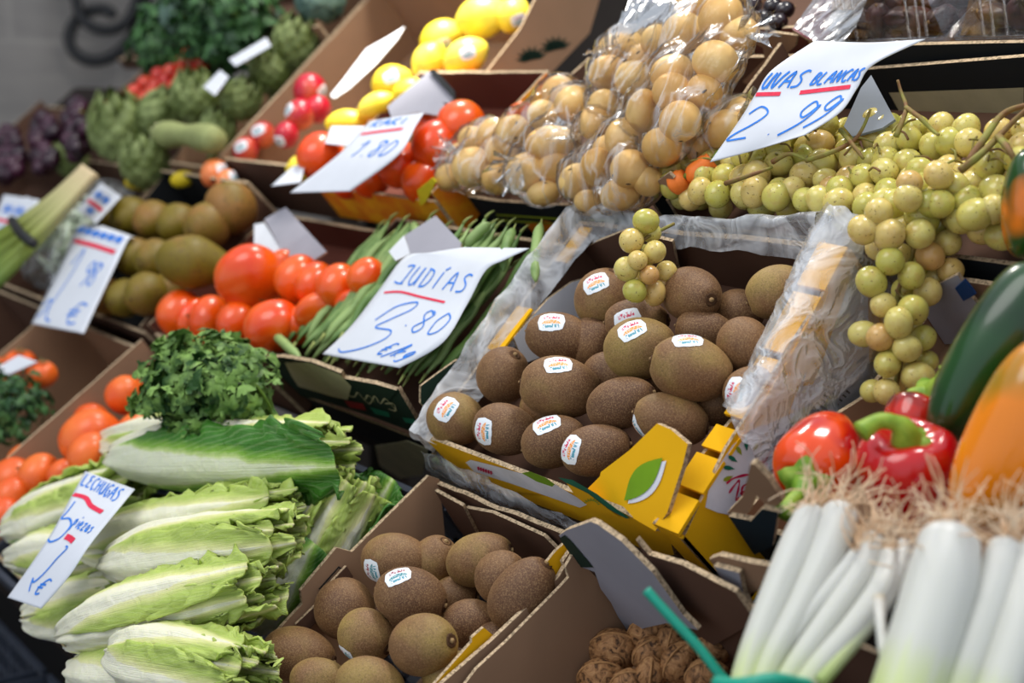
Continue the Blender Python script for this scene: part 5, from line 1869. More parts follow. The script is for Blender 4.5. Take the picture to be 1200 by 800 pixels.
def stalk(root, pix, half, row, w0, w1, nroots, rl, seed, spread=1.0):
    rng = random.Random(seed)
    n = len(pix)
    P_ = [hit(x, y, row, w0 + (w1 - w0) * i / (n - 1)) for i, (x, y) in enumerate(pix)]
    pts = catmull(P_, 8)
    hh = catmull([V((h, 0, 0)) for h in half], 8)
    rad = [h.x * depth(p) / F for h, p in zip(hh, pts)]
    # rounded bulb end
    d = (pts[0] - pts[1]).normalized()
    cap = [(pts[0] + d * rad[0] * math.sin(a) * .75, rad[0] * math.cos(a)) for a in (1.45, 1.2, .9, .6, .3)]
    pts = [c_[0] for c_ in cap] + pts
    rad = [max(c_[1], .0008) for c_ in cap] + rad
    mb = MB().tube(pts, rad, 20)
    o = mb.build('stalk', STALK, root)
    ms = MB()
    base = pts[2]
    for k in range(nroots):
        dd = (d + V((rng.gauss(0, .7), rng.gauss(0, .7), rng.gauss(0, .7))) * spread).normalized()
        p = base + V((rng.gauss(0, 1), rng.gauss(0, 1), rng.gauss(0, 1))) * rad[5] * .25
        q = [p]
        L = rl * rng.uniform(.5, 1.15)
        for s in range(5):
            dd = (dd + V((rng.gauss(0, .33), rng.gauss(0, .33), rng.gauss(-.02, .33)))).normalized()
            q.append(q[-1] + dd * L / 5)
        q = catmull(q, 3)
        ms.tube(q, [.00065 * (1 - .6 * i / len(q)) for i in range(len(q))], 5)
    b = ms.build('roots', ROOTM, o)
    b['label'] = 'tangled tan root hairs'
    return pts


c = hit(930, 760, 1, .05)
OBn = thing('spring_onion_bunch', 'bunch of slim spring onions bound with a teal tie above the walnuts', 'spring onions', c, 'onion bunches with roots up')
for k, (pix, half, nr) in enumerate([
    ([(950, 604), (934, 645), (908, 705), (880, 775), (862, 840)], [19, 23, 21, 18, 16], 36),
    ([(984, 604), (972, 645), (940, 710), (902, 780), (878, 845)], [22, 22, 18, 15, 14], 38),
    ([(1003, 650), (978, 684), (936, 734), (898, 790), (876, 850)], [9, 11, 12, 11, 11], 28),
    ([(1024, 632), (1010, 672), (974, 724), (928, 788), (896, 850)], [13, 16, 16, 14, 13], 36),
    ([(1044, 652), (1034, 690), (1000, 738), (952, 792), (908, 855)], [13, 17, 17, 15, 13], 36),
    ([(1058, 640), (1052, 668), (1036, 704), (1008, 742), (960, 800)], [11, 12, 12, 10, 9], 30)]):
    stalk(OBn, pix, half, 1, .085 - .004 * k, .07, nr, .04, 40 + k)
mb = MB().tube([hit(x, y, 1, .086) for x, y in ((1030, 700), (1032, 730), (1035, 760), (1038, 778))], [.0035, .003, .003, .0022], 8)
mb.build('dry_skin_strip', STALK, OBn)
a = [at(757, 691, .86), at(785, 722, .855), at(820, 760, .85), at(846, 793, .845), at(864, 806, .842)]
MB().tube(catmull(a, 6), [.0030] * 25, 8).build('plastic_tie', TIE, OBn)
ring = []
cc, rr = hit(876, 806, 1, .075), .038
for k in range(9):
    ring.append(at(840 + 14 * k, 800 + 3 * math.sin(k), depth(cc) - .012 - .02 * math.sin(PI * k / 8)))
MB().tube(catmull(ring, 4), [.0042] * 33, 8).build('tie_band', TIE, OBn)
c = hit(1110, 740, 1, .08)
LKn = thing('leek_bunch', 'bunch of thick white leeks with hairy roots at the picture corner', 'leeks', c, 'onion bunches with roots up')
stalk(LKn, [(1112, 640), (1104, 680), (1088, 735), (1070, 790), (1048, 860)], [37, 42, 42, 42, 42], 1, .10, .09, 52, .045, 71, .9)
stalk(LKn, [(1178, 646), (1166, 690), (1146, 745), (1124, 800), (1100, 860)], [22, 25, 26, 27, 28], 1, .085, .075, 46, .045, 72, .9)
stalk(LKn, [(1222, 640), (1206, 700), (1188, 760), (1168, 820), (1148, 870)], [24, 27, 28, 28, 28], 1, .08, .07, 40, .045, 73, .9)

# ------------------------------------------------------------------ herbs, greens and the far produce
ax1 = Matrix((V((1, 0, 0)), basis(1)[1], basis(1)[2])).transposed()
c = hit(243, 452, 1, .09)
herb('parsley_bunch', 'leafy bunch of parsley between the lettuces and the bean box', 'parsley', c, .100, .06, .055, 620, .0135, PARS, 5, ax1, V((.06, .05, -.05)))
c = hit(0, 482, 1, .04)
herb('herb_bunch', 'dark green herb bunch at the picture edge by the far persimmons', 'herb', c, .06, .06, .06, 420, .011, PARS_D, 6, ax1, V((-.05, .0, -.05)))
ax4 = Matrix((V((1, 0, 0)), basis(4)[1], basis(4)[2])).transposed()
c = hit(270, 34, 4, .05)
herb('dark_herb_bunch', 'bushy dark green herb bunch behind the artichokes', 'herb', c, .115, .075, .10, 800, .018, PARS_D, 8, ax4, V((0, .05, -.03)))
c = hit(200, 58, 4, .03)
herb('dark_herb_bunch', 'dark herb bunch hanging beside the red cherry tomatoes', 'herb', c, .06, .055, .085, 420, .018, PARS_D, 9, ax4, V((0, .05, -.03)))


def cabbage(label, px, py, w, row, h, seed):
    p = hit(px, py, row, h)
    D = w * depth(p) / F
    root = thing('cabbage', label, 'cabbage', p, 'dark cabbages at the back')
    for k in range(9):
        a0, el = k * 2.4, .25 + .13 * k
        fr = (Matrix.Rotation(a0, 3, 'Z') @ Matrix.Rotation(el, 3, 'Y'))

        def lf(u, q):
            th, ph = (q - .15) * 1.7, (u - .5) * 2.3
            r = D / 2 * (1.02 - .02 * k) * (1 + .05 * math.sin(ph * 9 + k) * q)
            return p + fr @ V((r * math.sin(th) * math.cos(ph), r * math.sin(th) * math.sin(ph), r * math.cos(th)))
        mb = MB()
        mb.grid(14, 12, lf)
        mb.build('leaf', CABB, root)


cabbage('blue-green cabbage between the two dark herb bunches', 216, 20, 60, 4, .07, 1)
cabbage('dark cabbage at the top edge beside the nectarine box', 375, 4, 60, 4, .05, 2)
GA = 'artichokes in the far box'
for px, py, w, z, a, lb in [(140, 152, 74, .03, 100, 'largest artichoke, front of the box by the dark grapes'), (188, 134, 54, .02, 60, 'artichoke lying behind the largest one'), (170, 191, 60, .012, 100, 'artichoke in front near the pears'), (84, 188, 42, .01, 120, 'pale artichoke at the grape end'),
                            (228, 116, 58, .02, 95, 'artichoke under the small blue-white card'), (282, 118, 48, .014, 60, 'artichoke beside the nectarine box wall'), (347, 52, 58, .02, 80, 'artichoke uppermost beside the nectarine box'), (316, 86, 48, .012, 100, 'artichoke between the upper and lower ones by the box wall'), (255, 152, 44, .0, 80, 'small artichoke deep in the box')]:
    artichoke(lb, GA, px, py, w, 3, z, a, 25)
# an artichoke stalk lying across
a, b = hit(190, 158, 3, .03), hit(254, 164, 3, .03)
r_ = thing('artichoke_stalk', 'cut pale artichoke stalk lying across the artichoke box', 'stalk', a)
MB().tube(catmull([a, a.lerp(b, .5) + V((0, 0, .003)), b], 5), [.018 + .003 * math.sin(i) for i in range(11)], 12).build('stalk', ARTSTEM, r_)
MB().tube([a, a - (b - a).normalized() * .02], [.019, .010], 10).build('cut_end', flat('cut_stalk_end', (190, 186, 150), .7), r_)
rng = random.Random(8)
k = 0
for (x, y) in [(132, 122), (146, 128), (158, 108), (170, 116), (182, 102), (170, 98), (194, 96), (200, 84), (212, 90), (186, 88), (214, 74), (226, 78), (222, 64), (238, 62), (236, 74), (150, 116), (205, 102), (178, 110)]:
    round_fruit('cherry_tomato', 'small red cherry tomato in the far strip behind the artichokes', 'cherry tomato', 'far cherry tomatoes', x, y, 20, 19, rng.uniform(0, 90), 4, .03, TOMATO)
for k, (cx, cy, lb) in enumerate([(8, 182, 'purple grape bunch at the picture edge'), (50, 168, 'middle purple grape bunch by the stone wall'), (88, 152, 'purple grape bunch next to the artichokes')]):
    pts = []
    for i in range(70):
        a_, q_ = rng.uniform(0, 2 * PI), math.sqrt(rng.random())
        x, y = cx + 12 * q_ * math.cos(a_) + 2, cy + 32 * q_ * math.sin(a_)
        p = hit(x, y, 3, .03 + rng.uniform(-.02, .02))
        pts.append((p, .0135))
    grape_bunch('purple_grape_bunch', lb, 'far purple grape bunches', pts, [([hit(cx, cy - 10, 3, .04), hit(cx + 8, cy - 22, 3, .05)], [.003] * 5)], DGM)
GN = 'small nectarines in the tall brown box'
for px, py, w, z, st, lb in [(363, 106, 42, .02, (379, 107), 'uppermost red nectarine with a blue and white sticker'), (352, 134, 38, .01, (337, 128), 'red nectarine below the uppermost one'), (308, 158, 32, .0, (301, 152), 'orange flushed nectarine at the box wall'), (336, 158, 32, .004, (326, 166), 'orange nectarine in the middle of the row'),
                             (288, 176, 32, .0, (281, 171), 'red nectarine behind the lower ones'), (252, 204, 36, .002, (262, 198), 'purple-red nectarine lowest in the box'), (266, 212, 28, -.004, (276, 206), 'nectarine touching the lower corner of the box'), (372, 128, 34, .0, None, 'nectarine half behind the box divider')]:
    round_fruit('nectarine', lb, 'nectarine', GN, px, py, w, w * .94, 70, 3, z - .01, APPLE, st=st)
GL = 'lemons in the tall brown box'
for px, py, w, h, a, z, st, lb in [(566, 20, 62, 50, 15, .0, None, 'brightest lemon, topmost in the box'), (518, 44, 50, 42, 20, -.005, (520, 52), 'lemon next to the topmost one with a sticker'), (503, 72, 46, 40, 60, -.008, None, 'lemon below the stickered lemon'), (546, 66, 52, 42, 30, -.008, (548, 62), 'lemon against the printed box side'),
                                   (459, 96, 46, 40, 20, -.004, (458, 90), 'middle lemon with a pale sticker'), (440, 124, 44, 30, 30, .006, None, 'lemon behind the grey corner flap'), (406, 144, 48, 32, 5, .004, None, 'lemon above the blank card by the persimmons'), (602, 18, 40, 40, 60, -.012, (608, 24), 'lemon at the printed box corner'), (480, 108, 40, 34, 20, .0, None, 'lemon low beside the middle one'), (358, 196, 44, 34, 10, -.01, None, 'lemon lowest in the box behind the persimmon')]:
    round_fruit('lemon', lb, 'lemon', GL, px, py, w, h, a, 3, z, LEMON, nipple=True, st=st)
# bananas-yellow squash bits in the gap before the pears
SQ = flat('yellow_squash', (206, 180, 30), .5)
for px, py, w, h, lb in ((214, 210, 30, 20, 'small yellow squash behind the pear rows'), (165, 212, 40, 22, 'yellow-green squash by the artichokes')):
    round_fruit('yellow_squash', lb, 'squash', 'small yellow squashes', px, py, w, h, 10, 3, -.01, SQ)

# clear bag of pale greens and the celery
pts = []
mb = MB()
c = rp(2, -2.245, .115, -.012)
ax2 = Matrix((V((1, 0, 0)), basis(2)[1], basis(2)[2])).transposed()
bg = thing('salad_bag', 'shiny clear bag of pale green salad sprouts next to the pears', 'plastic bag', c)


def bagf(u, q):
    th = PI * q
    d = V((math.sin(th) * math.cos(2 * PI * u), math.sin(th) * math.sin(2 * PI * u), -math.cos(th)))
    k = 1 + .10 * (1 - 2 * abs(noise.noise(d * 3))) + .05 * noise.noise(d * 8)
    return c + ax2 @ V((d.x * .138 * k, d.y * .098 * k, d.z * .060 * k))


mb.grid(48, 28, bagf, 0, True)
mb.build('clear_film', BAGFILM, bg)
SPR = two_tone('salad_sprout', (196, 212, 184), (222, 228, 208), 30, rough=.6)
herb_c = MB()
rng = random.Random(4)
for k in range(140):
    d = V((rng.gauss(0, 1), rng.gauss(0, 1), rng.gauss(0, 1))).normalized() * rng.uniform(.3, .82)
    p = c + ax2 @ V((d.x * .13, d.y * .09, d.z * .05))
    e = V((rng.gauss(0, 1), rng.gauss(0, 1), rng.gauss(0, 1))).normalized() * .016
    herb_c.tube([p - e, p, p + e + V((0, .003, .003))], [.004, .005, .003], 6)
herb_c.build('sprouts', SPR, bg)['kind'] = 'stuff'

ce = thing('celery_bunch', 'bunch of celery with pale stalks and green tops held by a dark band', 'celery', hit(70, 250, 2, .06))
CEL = NT('celery_stalk')
sp_ = CEL.n('ShaderNodeSeparateXYZ')
CEL.set(sp_.inputs[0], CEL.coord('UV'))
CEL.base(CEL.ramp(sp_.outputs[1], [(0, lin((196, 176, 140))), (.35, lin((172, 168, 116))), (.7, lin((120, 134, 46))), (1, lin((70, 100, 36)))]), .5, .4)
for k in range(7):
    o_ = (k - 3) * 3.6
    P_ = [(106 + o_ * .5, 200 + o_ * .4), (72 + o_ * .7, 236 + o_ * .5), (30 + o_, 274 + o_ * .9), (-25 + o_ * 1.5, 318 + o_ * 1.6)]
    MB().tube(catmull([hit(x, y, 2, .10 + .006 * (k % 2)) for x, y in P_], 5), [.007 + .0002 * i for i in range(16)], 8).build('stalk', CEL.m, ce)
MB().tube(catmull([hit(14, 258, 2, .108), hit(24, 273, 2, .120), hit(40, 286, 2, .108)], 5), .007, 8).build('dark_band', IRON, ce)

# ------------------------------------------------------------------ dates in clear boxes and olives
CLEAR = NT('clear_plastic_box')
CLEAR.base(lin((240, 242, 246)), .06, .8)
_tr = CLEAR.n('ShaderNodeBsdfTransparent')
_gl = CLEAR.n('ShaderNodeBsdfGlossy', Roughness=.07)
_lw = CLEAR.n('ShaderNodeLayerWeight', Blend=.35)
_mx = CLEAR.n('ShaderNodeMixShader')
CLEAR.set(_mx.inputs[0], CLEAR.ramp(_lw.outputs['Facing'], [(0, .10), (1, .9)]))
CLEAR.t.links.new(_tr.outputs[0], _mx.inputs[1])
CLEAR.t.links.new(_gl.outputs[0], _mx.inputs[2])
CLEAR.t.links.new(_mx.outputs[0], CLEAR.out.inputs['Surface'])
CLEAR = CLEAR.m


def punnet(label, x0, x1, v0, v1, w0, w1):
    root = thing('clear_fruit_box', label, 'clear plastic box', rp(4, (x0 + x1) / 2, (v0 + v1) / 2, w0), 'clear boxes of dates')
    i = .012
    wm = w0 + (w1 - w0) * .5

    def shell(wa, wb, ia, ib):
        mb = MB()
        q = lambda ii, w: [rp(4, x0 + ii, v0 + ii, w), rp(4, x1 - ii, v0 + ii, w), rp(4, x1 - ii, v1 - ii, w), rp(4, x0 + ii, v1 - ii, w)]
        a, b = q(ia, wa), q(ib, wb)
        mb.add(a + b, [(0, 1, 5, 4), (1, 2, 6, 5), (2, 3, 7, 6), (3, 0, 4, 7), (4, 5, 6, 7)])
        return mb
    shell(wm, w0, 0.0, i).build('base_tray', CLEAR, root, smooth=False)
    shell(wm + .001, w1, 0.0, i * 1.4).build('lid', CLEAR, root, smooth=False)
    mb = MB()
    for k in range(3):
        w = wm + .0025 * (k - 1)
        p = [rp(4, x0 - .003, v0 - .003, w), rp(4, x1 + .003, v0 - .003, w), rp(4, x1 + .003, v1, w), rp(4, x0 - .003, v1, w), rp(4, x0 - .003, v0 - .003, w)]
        mb.tube(p, .0011, 6)
    for s in (.14, .2, .28, .72, .8, .86):
        xx = x0 + (x1 - x0) * s
        mb.tube([rp(4, xx, v0 + .001, wm), rp(4, xx, v0 + i * 1.4, w1 + .001), rp(4, xx, v1 - i * 1.4, w1 + .001)], .0016, 6)
    mb.build('moulded_rim', CLEAR, root)


punnet('clear plastic box of dates above the grapes price card', -.958, -.822, -.018, .13, -.045, .03)
punnet('clear plastic box of dates at the top picture corner', -.806, -.640, -.018, .13, -.045, .03)
rng = random.Random(31)
for (xa, xb, lb) in ((-.94, -.84, 'wrinkled dark date inside the clear box above the price card'), (-.79, -.655, 'wrinkled dark date inside the clear box at the top corner')):
    x = xa
    nx = int((xb - xa) / .024) + 1
    for j in range(4):
        for i_ in range(nx):
            for lay in range(2):
                p = rp(4, xa + .024 * i_ + rng.uniform(-.003, .003) + .004, .008 + .032 * j, -.028 + .021 * lay + rng.uniform(0, .004))
                root = thing('dried_date', lb, 'date', p, lb.replace('date', 'dates', 1))
                fr = frame_from(V((rng.gauss(0, 1), rng.gauss(0, .5), rng.gauss(0, .5))))
                sd = rng.random() * 90
                mb = MB()
                mb.grid(26, 14, lambda u, q: p + fr @ (V((math.sin(PI * q) * math.cos(2 * PI * u) * .0105, math.sin(PI * q) * math.sin(2 * PI * u) * .0105, -math.cos(PI * q) * .016)) * (1 + .34 * noise.noise(V((math.cos(2 * PI * u) * 2.8, math.sin(2 * PI * u) * 2.8, q * 2 + sd))))), 0, True)
                mb.build('wrinkled_skin', FIGM, root)
                MB().tube([p + fr @ V((0, 0, .0155)), p + fr @ V((0, 0, .018))], [.0022, .0016], 6).build('stem_end', KTIP, root)
pk = thing('printed_fruit_pack', 'red and white printed carton pack under clear film beside the date boxes', 'carton', hit(960, 30, 4, .02))
px_panel(pk, 'front_panel', [(928, 34), (948, 14), (975, -16), (1010, -16), (985, 20), (962, 52), (944, 44)], ('w', 4, .012), -.003, [flat('maroon_print', (104, 22, 44), .5), BOARD_D, EDGE])
px_panel(pk, 'white_label', [(970, 26), (983, 4), (996, 0), (992, 14), (980, 40), (973, 36)], ('w', 4, .0126), .0006, [BOARD_W, BOARD_W, BOARD_W])
px_panel(pk, 'film_cover', [(930, 32), (960, -10), (1024, -20), (1004, 30), (985, 54), (960, 52)], ('w', 4, .018), .0004, [BAGFILM, BAGFILM, BAGFILM])
for px, py, lb in ((870, 18, 'shiny dark olive at the potato end of the small box'), (893, 22, 'middle shiny dark olive'), (906, 8, 'shiny dark olive behind the middle one'), (882, 6, 'shiny dark olive at the top picture edge'), (920, 12, 'shiny dark olive next to the printed pack'), (912, 26, 'shiny dark olive in front by the printed pack')):
    round_fruit('dark_olive', lb, 'olive', 'shiny dark olives', px, py, 24, 21, 20, 4, .0, PLUM)
# ------------------------------------------------------------------ handwritten price cards
GLY = {
    'A': [[(0, 0), (.42, 1), (.8, 0)], [(.15, .38), (.72, .42)]], 'B': [[(.1, 0), (.15, 1)], [(.12, 1), (.6, .9), (.5, .6), (.15, .52), (.65, .4), (.6, .08), (.1, 0)]],
    'C': [[(.75, .9), (.4, 1), (.08, .5), (.35, 0), (.75, .12)]], 'D': [[(.1, 0), (.15, 1)], [(.0, .98), (.6, .85), (.75, .4), (.5, .05), (.05, .0)]],
    'E': [[(.7, 1), (.15, .95), (.3, .52), (.1, .05), (.75, .05)], [(.25, .52), (.6, .55)]], 'G': [[(.75, .9), (.4, 1), (.08, .5), (.35, 0), (.72, .15), (.7, .45), (.45, .45)]],
    'H': [[(.1, 1), (.05, 0)], [(.7, 1), (.65, 0)], [(.08, .5), (.7, .52)]], 'I': [[(.35, .9), (.25, 0)]], 'i': [[(.3, .62), (.25, 0)], [(.34, .95), (.42, 1.08)]],
    'J': [[(.1, .9), (.35, 1), (.75, 1.0)], [(.72, 1), (.68, .3), (.6, .04)], [(-.1, .06), (.3, .0), (.8, .02)]],
    'L': [[(.15, 1), (.05, .05), (.7, .0)]], 'N': [[(.05, 0), (.15, 1), (.6, .05), (.75, 1)]], 'S': [[(.7, .95), (.35, 1), (.15, .75), (.6, .4), (.55, .08), (.05, 0)]],
    'U': [[(.1, 1), (.05, .3), (.3, 0), (.62, .2), (.72, 1), (.74, 0)]], 'V': [[(.05, 1), (.32, 0), (.75, 1.05)]], 'K': [[(.1, 1), (.05, 0)], [(.7, 1), (.1, .5), (.7, 0)]], 'R': [[(.1, 0), (.15, 1), (.6, .85), (.5, .55), (.12, .5), (.7, 0)]],
    '0': [[(.4, 1), (.08, .6), (.2, .05), (.6, .2), (.72, .75), (.4, 1)]], '1': [[(.1, .7), (.45, 1), (.35, 0)]], '2': [[(.05, .7), (.3, 1), (.68, .8), (.5, .35), (.05, .0), (.8, .05)]],
    '3': [[(.1, .9), (.5, 1), (.65, .75), (.3, .55), (.7, .35), (.5, .0), (.02, .1)]], '8': [[(.6, .85), (.35, 1), (.15, .78), (.6, .3), (.4, 0), (.1, .22), (.4, .52), (.68, .85), (.5, 1)]],
    '9': [[(.7, .75), (.4, 1), (.12, .7), (.4, .5), (.72, .85), (.55, .3), (.3, -.1)]], '.': [[(.2, .05), (.3, .0)]], '/': [[(.75, 1.15), (.05, -.2)]], '€': [[(.8, .95), (.4, 1), (.15, .5), (.35, 0), (.75, .08)], [(0, .6), (.6, .66)], [(0, .4), (.55, .45)]],
    'k': [[(.2, 1.1), (.1, 0)], [(.6, .6), (.15, .3), (.6, 0)]], 'g': [[(.6, .55), (.3, .65), (.1, .35), (.35, .1), (.6, .5), (.5, -.35), (.1, -.3)]],
    'p': [[(.2, .7), (.05, -.4)], [(.18, .55), (.5, .7), (.55, .3), (.15, .15)]], 'e': [[(.08, .32), (.6, .42), (.4, .68), (.1, .35), (.3, 0), (.65, .12)]], 'z': [[(.1, .62), (.6, .66), (.1, .02), (.65, .05)]], 'a': [[(.6, .6), (.25, .62), (.1, .25), (.35, .05), (.6, .5), (.62, .0)]], 's': [[(.55, .62), (.2, .55), (.5, .25), (.1, .0)]],
    'ó': [[(.3, .95), (.5, 1.2)]], "'": [[(.3, 1.0), (.2, .75)]], '~': [[(0, .2), (.12, .9), (.22, .1), (.36, .95), (.45, .15), (.6, .85), (.68, .1), (.8, .8)]],
}
GLY['Í'] = GLY['I'] + [[(.35, 1.02), (.6, 1.25)]]


def ceval(pts, t):
    m_ = len(pts) - 1
    if m_ == 1:
        return pts[0].lerp(pts[1], t)
    i = min(int(t * m_), m_ - 1)
    f = t * m_ - i
    a, b, c, d = pts[max(i - 1, 0)], pts[i], pts[i + 1], pts[min(i + 2, m_)]
    return .5 * ((2 * b) + (c - a) * f + (2 * a - 5 * b + 4 * c - d) * f * f + (3 * b - a - 3 * c + d) * f ** 3)


class Card:
    def __init__(self, label, rows, sag=.0, name='price_card'):
        """rows: from the top edge down, each a list of points across"""
        self.rows = rows
        c = sum((p for r in rows for p in r), V()) / sum(len(r) for r in rows)
        self.root = thing(name, label, 'price card', c, 'white price cards' if name == 'price_card' else None)
        mb = MB()
        mb.grid(14, 40, lambda u, v: self.P(u, v))
        o = mb.build('paper', PAPER, self.root)
        md = o.modifiers.new('thick', 'SOLIDIFY')
        md.thickness = .0007
        md.offset = 0
        self.ink, self.red = MB(), MB()

    def P(self, u, v):
        return ceval([ceval(r, u) for r in self.rows], v)

    def N(self, u, v):
        a = self.P(min(u + .02, 1), v) - self.P(max(u - .02, 0), v)
        b = self.P(u, min(v + .02, 1)) - self.P(u, max(v - .02, 0))
        n = a.cross(b).normalized()
        return n if n.dot(CAM - self.P(u, v)) > 0 else -n

    def stroke(self, uv, hw, mb):
        d = catmull([V((a, b, 0)) for a, b in uv], 6)
        pts, vs, fs = [], [], []
        nn = []
        for q in d:
            u, v = min(max(q.x, .005), .995), min(max(q.y, .005), .995)
            n = self.N(u, v)
            pts.append(self.P(u, v) + n * .0008)
            nn.append(n)
        for k, p in enumerate(pts):
            t = pts[min(k + 1, len(pts) - 1)] - pts[max(k - 1, 0)]
            if t.length < 1e-8:
                t = V((1, 0, 0))
            s = t.normalized().cross(nn[k]).normalized() * hw
            vs += [p + s, p - s]
        for k in range(len(pts) - 1):
            fs.append((2 * k, 2 * k + 1, 2 * k + 3, 2 * k + 2))
        mb.add(vs, fs)

    def text(self, s, u0, v0, du, dv, slant=.15, hw=.0009, gap=1.0, drift=0.0):
        """u0,v0 = foot of the first letter; du,dv = letter width and height on the card"""
        u = u0
        for i, ch in enumerate(s):
            for st in GLY.get(ch, []):
                self.stroke([(u + (x + slant * y) * du, v0 - y * dv + drift * i) for x, y in st], hw, self.ink)
            u += du * (gap if ch not in '.Ii\'/' else gap * .6)
        return self

    def line(self, uv, hw=.0016):
        self.stroke(uv, hw, self.red)
        return self

    def done(self):
        if self.ink.f:
            o = self.ink.build('blue_lettering', INK, self.root)
            o['label'] = 'blue marker handwriting'
        if self.red.f:
            o = self.red.build('red_underline', RED_INK, self.root)
            o['label'] = 'red marker underline'
        return self.root


def H2(row, *pts):
    return [hit(x, y, row, w) for x, y, w in pts]


# green beans card
c = Card('price card reading judías lying on the green beans', [
    H2(2, (543, 290, .040), (620, 291, .040)), H2(2, (505, 296, .042), (592, 304, .042)), H2(2, (474, 302, .040), (569, 317, .042)), H2(2, (443, 342, .034), (547, 357, .036)), H2(2, (410, 384, .030), (518, 402, .034)), H2(2, (378, 415, .026), (468, 431, .030))])
c.text('JUDÍAS', .12, .545, .118, .10, .12, .0010, 1.18)
c.line([(.08, .60), (.25, .585), (.5, .595), (.78, .605)], .0013)
c.stroke([(.20, .74), (.32, .66), (.50, .625), (.50, .66), (.36, .72), (.26, .775), (.44, .78), (.46, .83), (.36, .90), (.20, .95), (.12, .93)], .0009, c.ink)
c.text('.', .52, .745, .1, .1)
c.text('80', .60, .77, .17, .115, .25, .0009, 1.0)
c.text('€/kg', .55, .92, .10, .075, .3, .0008, 1.08)
c.done()
# grapes card
c = Card('price card reading uvas blancas above the white grapes', [
    H2(3, (955, 48, .075), (1020, 50, .075), (1084, 46, .075)), H2(3, (905, 82, .07), (964, 80, .068), (1023, 76, .07)), H2(3, (886, 110, .062), (942, 110, .06), (1004, 104, .062)), H2(3, (866, 142, .055), (925, 146, .052), (984, 132, .056)), H2(3, (832, 190, .045), (885, 176, .043), (944, 158, .05))])
c.text('UVAS', .04, .45, .105, .165, .2, .0010, .95, -.004)
c.text('BLANCAS', .51, .42, .066, .12, .2, .0009, .98, -.002)
c.line([(.02, .51), (.15, .505), (.29, .50)], .0019)
c.line([(.46, .49), (.65, .48), (.90, .475)], .0019)
c.text('2', .02, .86, .26, .24, .3, .0009)
c.text('.', .38, .83, .1, .1)
c.text('99', .46, .82, .22, .24, .45, .0009, .9, -.02)
c.done()
# lettuces card
c = Card('price card reading lechugas leaning on the romaine heads', [
    H2(1, (100, 552, .085), (158, 573, .085)), H2(1, (82, 585, .09), (131, 606, .09)), H2(1, (62, 622, .09), (104, 640, .09)), H2(1, (36, 662, .082), (80, 676, .082)), H2(1, (9, 700, .07), (48, 713, .07))])
c.text('LECHUGAS', .06, .13, .098, .10, .1, .0010, 1.05, .003)
c.line([(.03, .21), (.3, .20), (.5, .235), (.78, .245)], .0024)
c.stroke([(.14, .25), (.10, .34), (.05, .40), (.22, .38), (.34, .42), (.28, .52), (.12, .57), (.02, .56)], .0011, c.ink)
c.text('piezas', .36, .42, .095, .085, .15, .0009, .95)
c.line([(.38, .50), (.5, .50), (.62, .51)], .0030)
c.stroke([(.52, .56), (.58, .57), (.50, .66), (.44, .78), (.36, .84), (.28, .82), (.34, .86), (.42, .90)], .0010, c.ink)
c.text('€', .52, .90, .22, .10, .2, .0010)
c.done()
# pears card
c = Card('long price card standing before the brown-green pears', [
    H2(2, (112, 262, .05), (158, 278, .05)), H2(2, (90, 268, .055), (150, 281, .055)), H2(2, (76, 300, .05), (134, 314, .05)), H2(2, (56, 342, .042), (116, 352, .042)), H2(2, (37, 379, .034), (98, 391, .034))])
c.text('~~~~~~', .04, .30, .15, .10, .1, .0018, 1.0, .004)
c.line([(.08, .37), (.5, .375), (.9, .39)], .0035)
c.stroke([(.2, .55), (.34, .42), (.30, .6), (.2, .8), (.05, .93)], .0016, c.ink)
c.text('98', .5, .66, .2, .17, .2, .0016, .6)
c.stroke([(.06, .84), (.16, .80), (.22, .92), (.32, .94)], .0016, c.ink)
c.text('€', .55, .93, .3, .14, .2, .0016)
c.done()
# orange tray card
c = Card('price card lying across the persimmons of the orange tray', [
    H2(3, (434, 142, .055), (497, 132, .055)), H2(3, (424, 152, .056), (488, 146, .056)), H2(3, (396, 182, .054), (466, 182, .054)), H2(3, (340, 226, .042), (410, 224, .042))])
c.text('KAKI', .12, .30, .18, .17, .2, .0015, 1.0)
c.line([(.08, .42), (.4, .40), (.8, .385)], .0022)
c.text('1.80', .2, .68, .2, .16, .3, .0011, .9)
c.done()
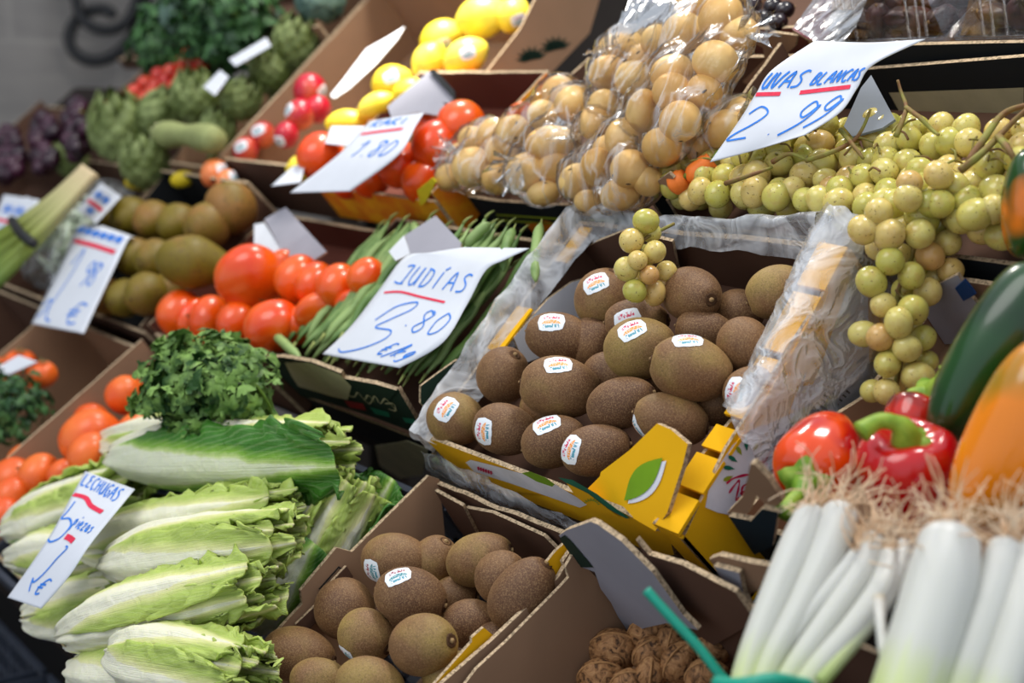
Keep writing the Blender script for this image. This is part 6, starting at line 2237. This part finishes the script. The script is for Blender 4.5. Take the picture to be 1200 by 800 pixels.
# small blank or scrawled cards further away
for lb, rows, ink in [
    ('blank white card tucked between the lemons and the orange tray', [H2(3, (388, 148, .03), (432, 148, .03)), H2(3, (380, 168, .03), (415, 172, .03))], False),
    ('white card corner poking out below the orange tray persimmon', [H2(3, (342, 196, .02), (358, 190, .02)), H2(3, (318, 218, .02), (352, 214, .02))], False),
    ('small scrawled card behind the salad bag', [H2(2, (118, 214, .06), (142, 230, .06)), H2(2, (90, 246, .06), (112, 262, .06))], True),
    ('scrawled card at the picture edge above the celery', [H2(2, (4, 228, .085), (46, 234, .085)), H2(2, (-14, 276, .08), (14, 284, .08))], True),
    ('pale card peeping out behind the edge card of the celery', [H2(2, (30, 230, .08), (50, 238, .08)), H2(2, (26, 246, .08), (44, 254, .08))], False),
    ('blue-white card lying on the artichokes', [H2(3, (258, 82, .06), (268, 90, .06)), H2(3, (238, 102, .06), (252, 112, .06))], False),
    ('white card between the dark herbs and the top artichoke', [H2(3, (312, 44, .06), (318, 54, .06)), H2(3, (268, 70, .06), (276, 78, .06))], False),
    ('white card edge in the furthest box of persimmons', [H2(1, (22, 416, .05), (44, 424, .05)), H2(1, (-6, 432, .05), (4, 442, .05))], False)]:
    c = Card(lb, rows)
    if ink:
        c.text('~~', .15, .45, .35, .25, .1, .0018).line([(.1, .6), (.5, .6), (.85, .62)], .003)
        c.text('~', .3, .9, .4, .2, .1, .0018)
    c.done()

# ------------------------------------------------------------------ light
w = bpy.data.worlds.new('world')
SC.world = w
w.use_nodes = True
bg = w.node_tree.nodes['Background']
bg.inputs['Color'].default_value = (.80, .88, 1.0, 1)
bg.inputs['Strength'].default_value = .85


def lamp(name, kind, p, target, energy, color, **kw):
    d = bpy.data.lights.new(name, kind)
    d.energy = energy
    d.color = color
    for k, x in kw.items():
        setattr(d, k, x)
    o = bpy.data.objects.new(name, d)
    COL.objects.link(o)
    o.location = p
    o.rotation_euler = (V(target) - V(p)).to_track_quat('-Z', 'Y').to_euler()
    return o


lamp('daylight', 'AREA', (-1.05, -.75, 3.15), (-1.1, .75, 1.1), 24, (1, .98, .95), shape='DISK', size=1.5)
lamp('stall_lamp', 'AREA', (-1.75, 1.05, 2.35), (-1.65, 1.05, 1.4), 8, (1, .95, .86), shape='DISK', size=.22)
lamp('spot_lamp', 'SPOT', (-1.56, .95, 2.40), (-1.62, 1.03, 1.49), 135, (1, .96, .88), spot_size=math.radians(26), spot_blend=.7, shadow_soft_size=.06)
lamp('stall_lamp', 'AREA', (-.75, 1.0, 2.5), (-.85, .85, 1.2), 9, (1, .95, .88), shape='DISK', size=.22)

SC.view_settings.view_transform = 'Standard'
SC.view_settings.look = 'None'
SC.view_settings.gamma = 1
SC.view_settings.exposure = 0
SC.view_settings.use_curve_mapping = False
SC.cycles.use_denoising = True
SC.cycles.transparent_max_bounces = 24
SC.cycles.max_bounces = 8
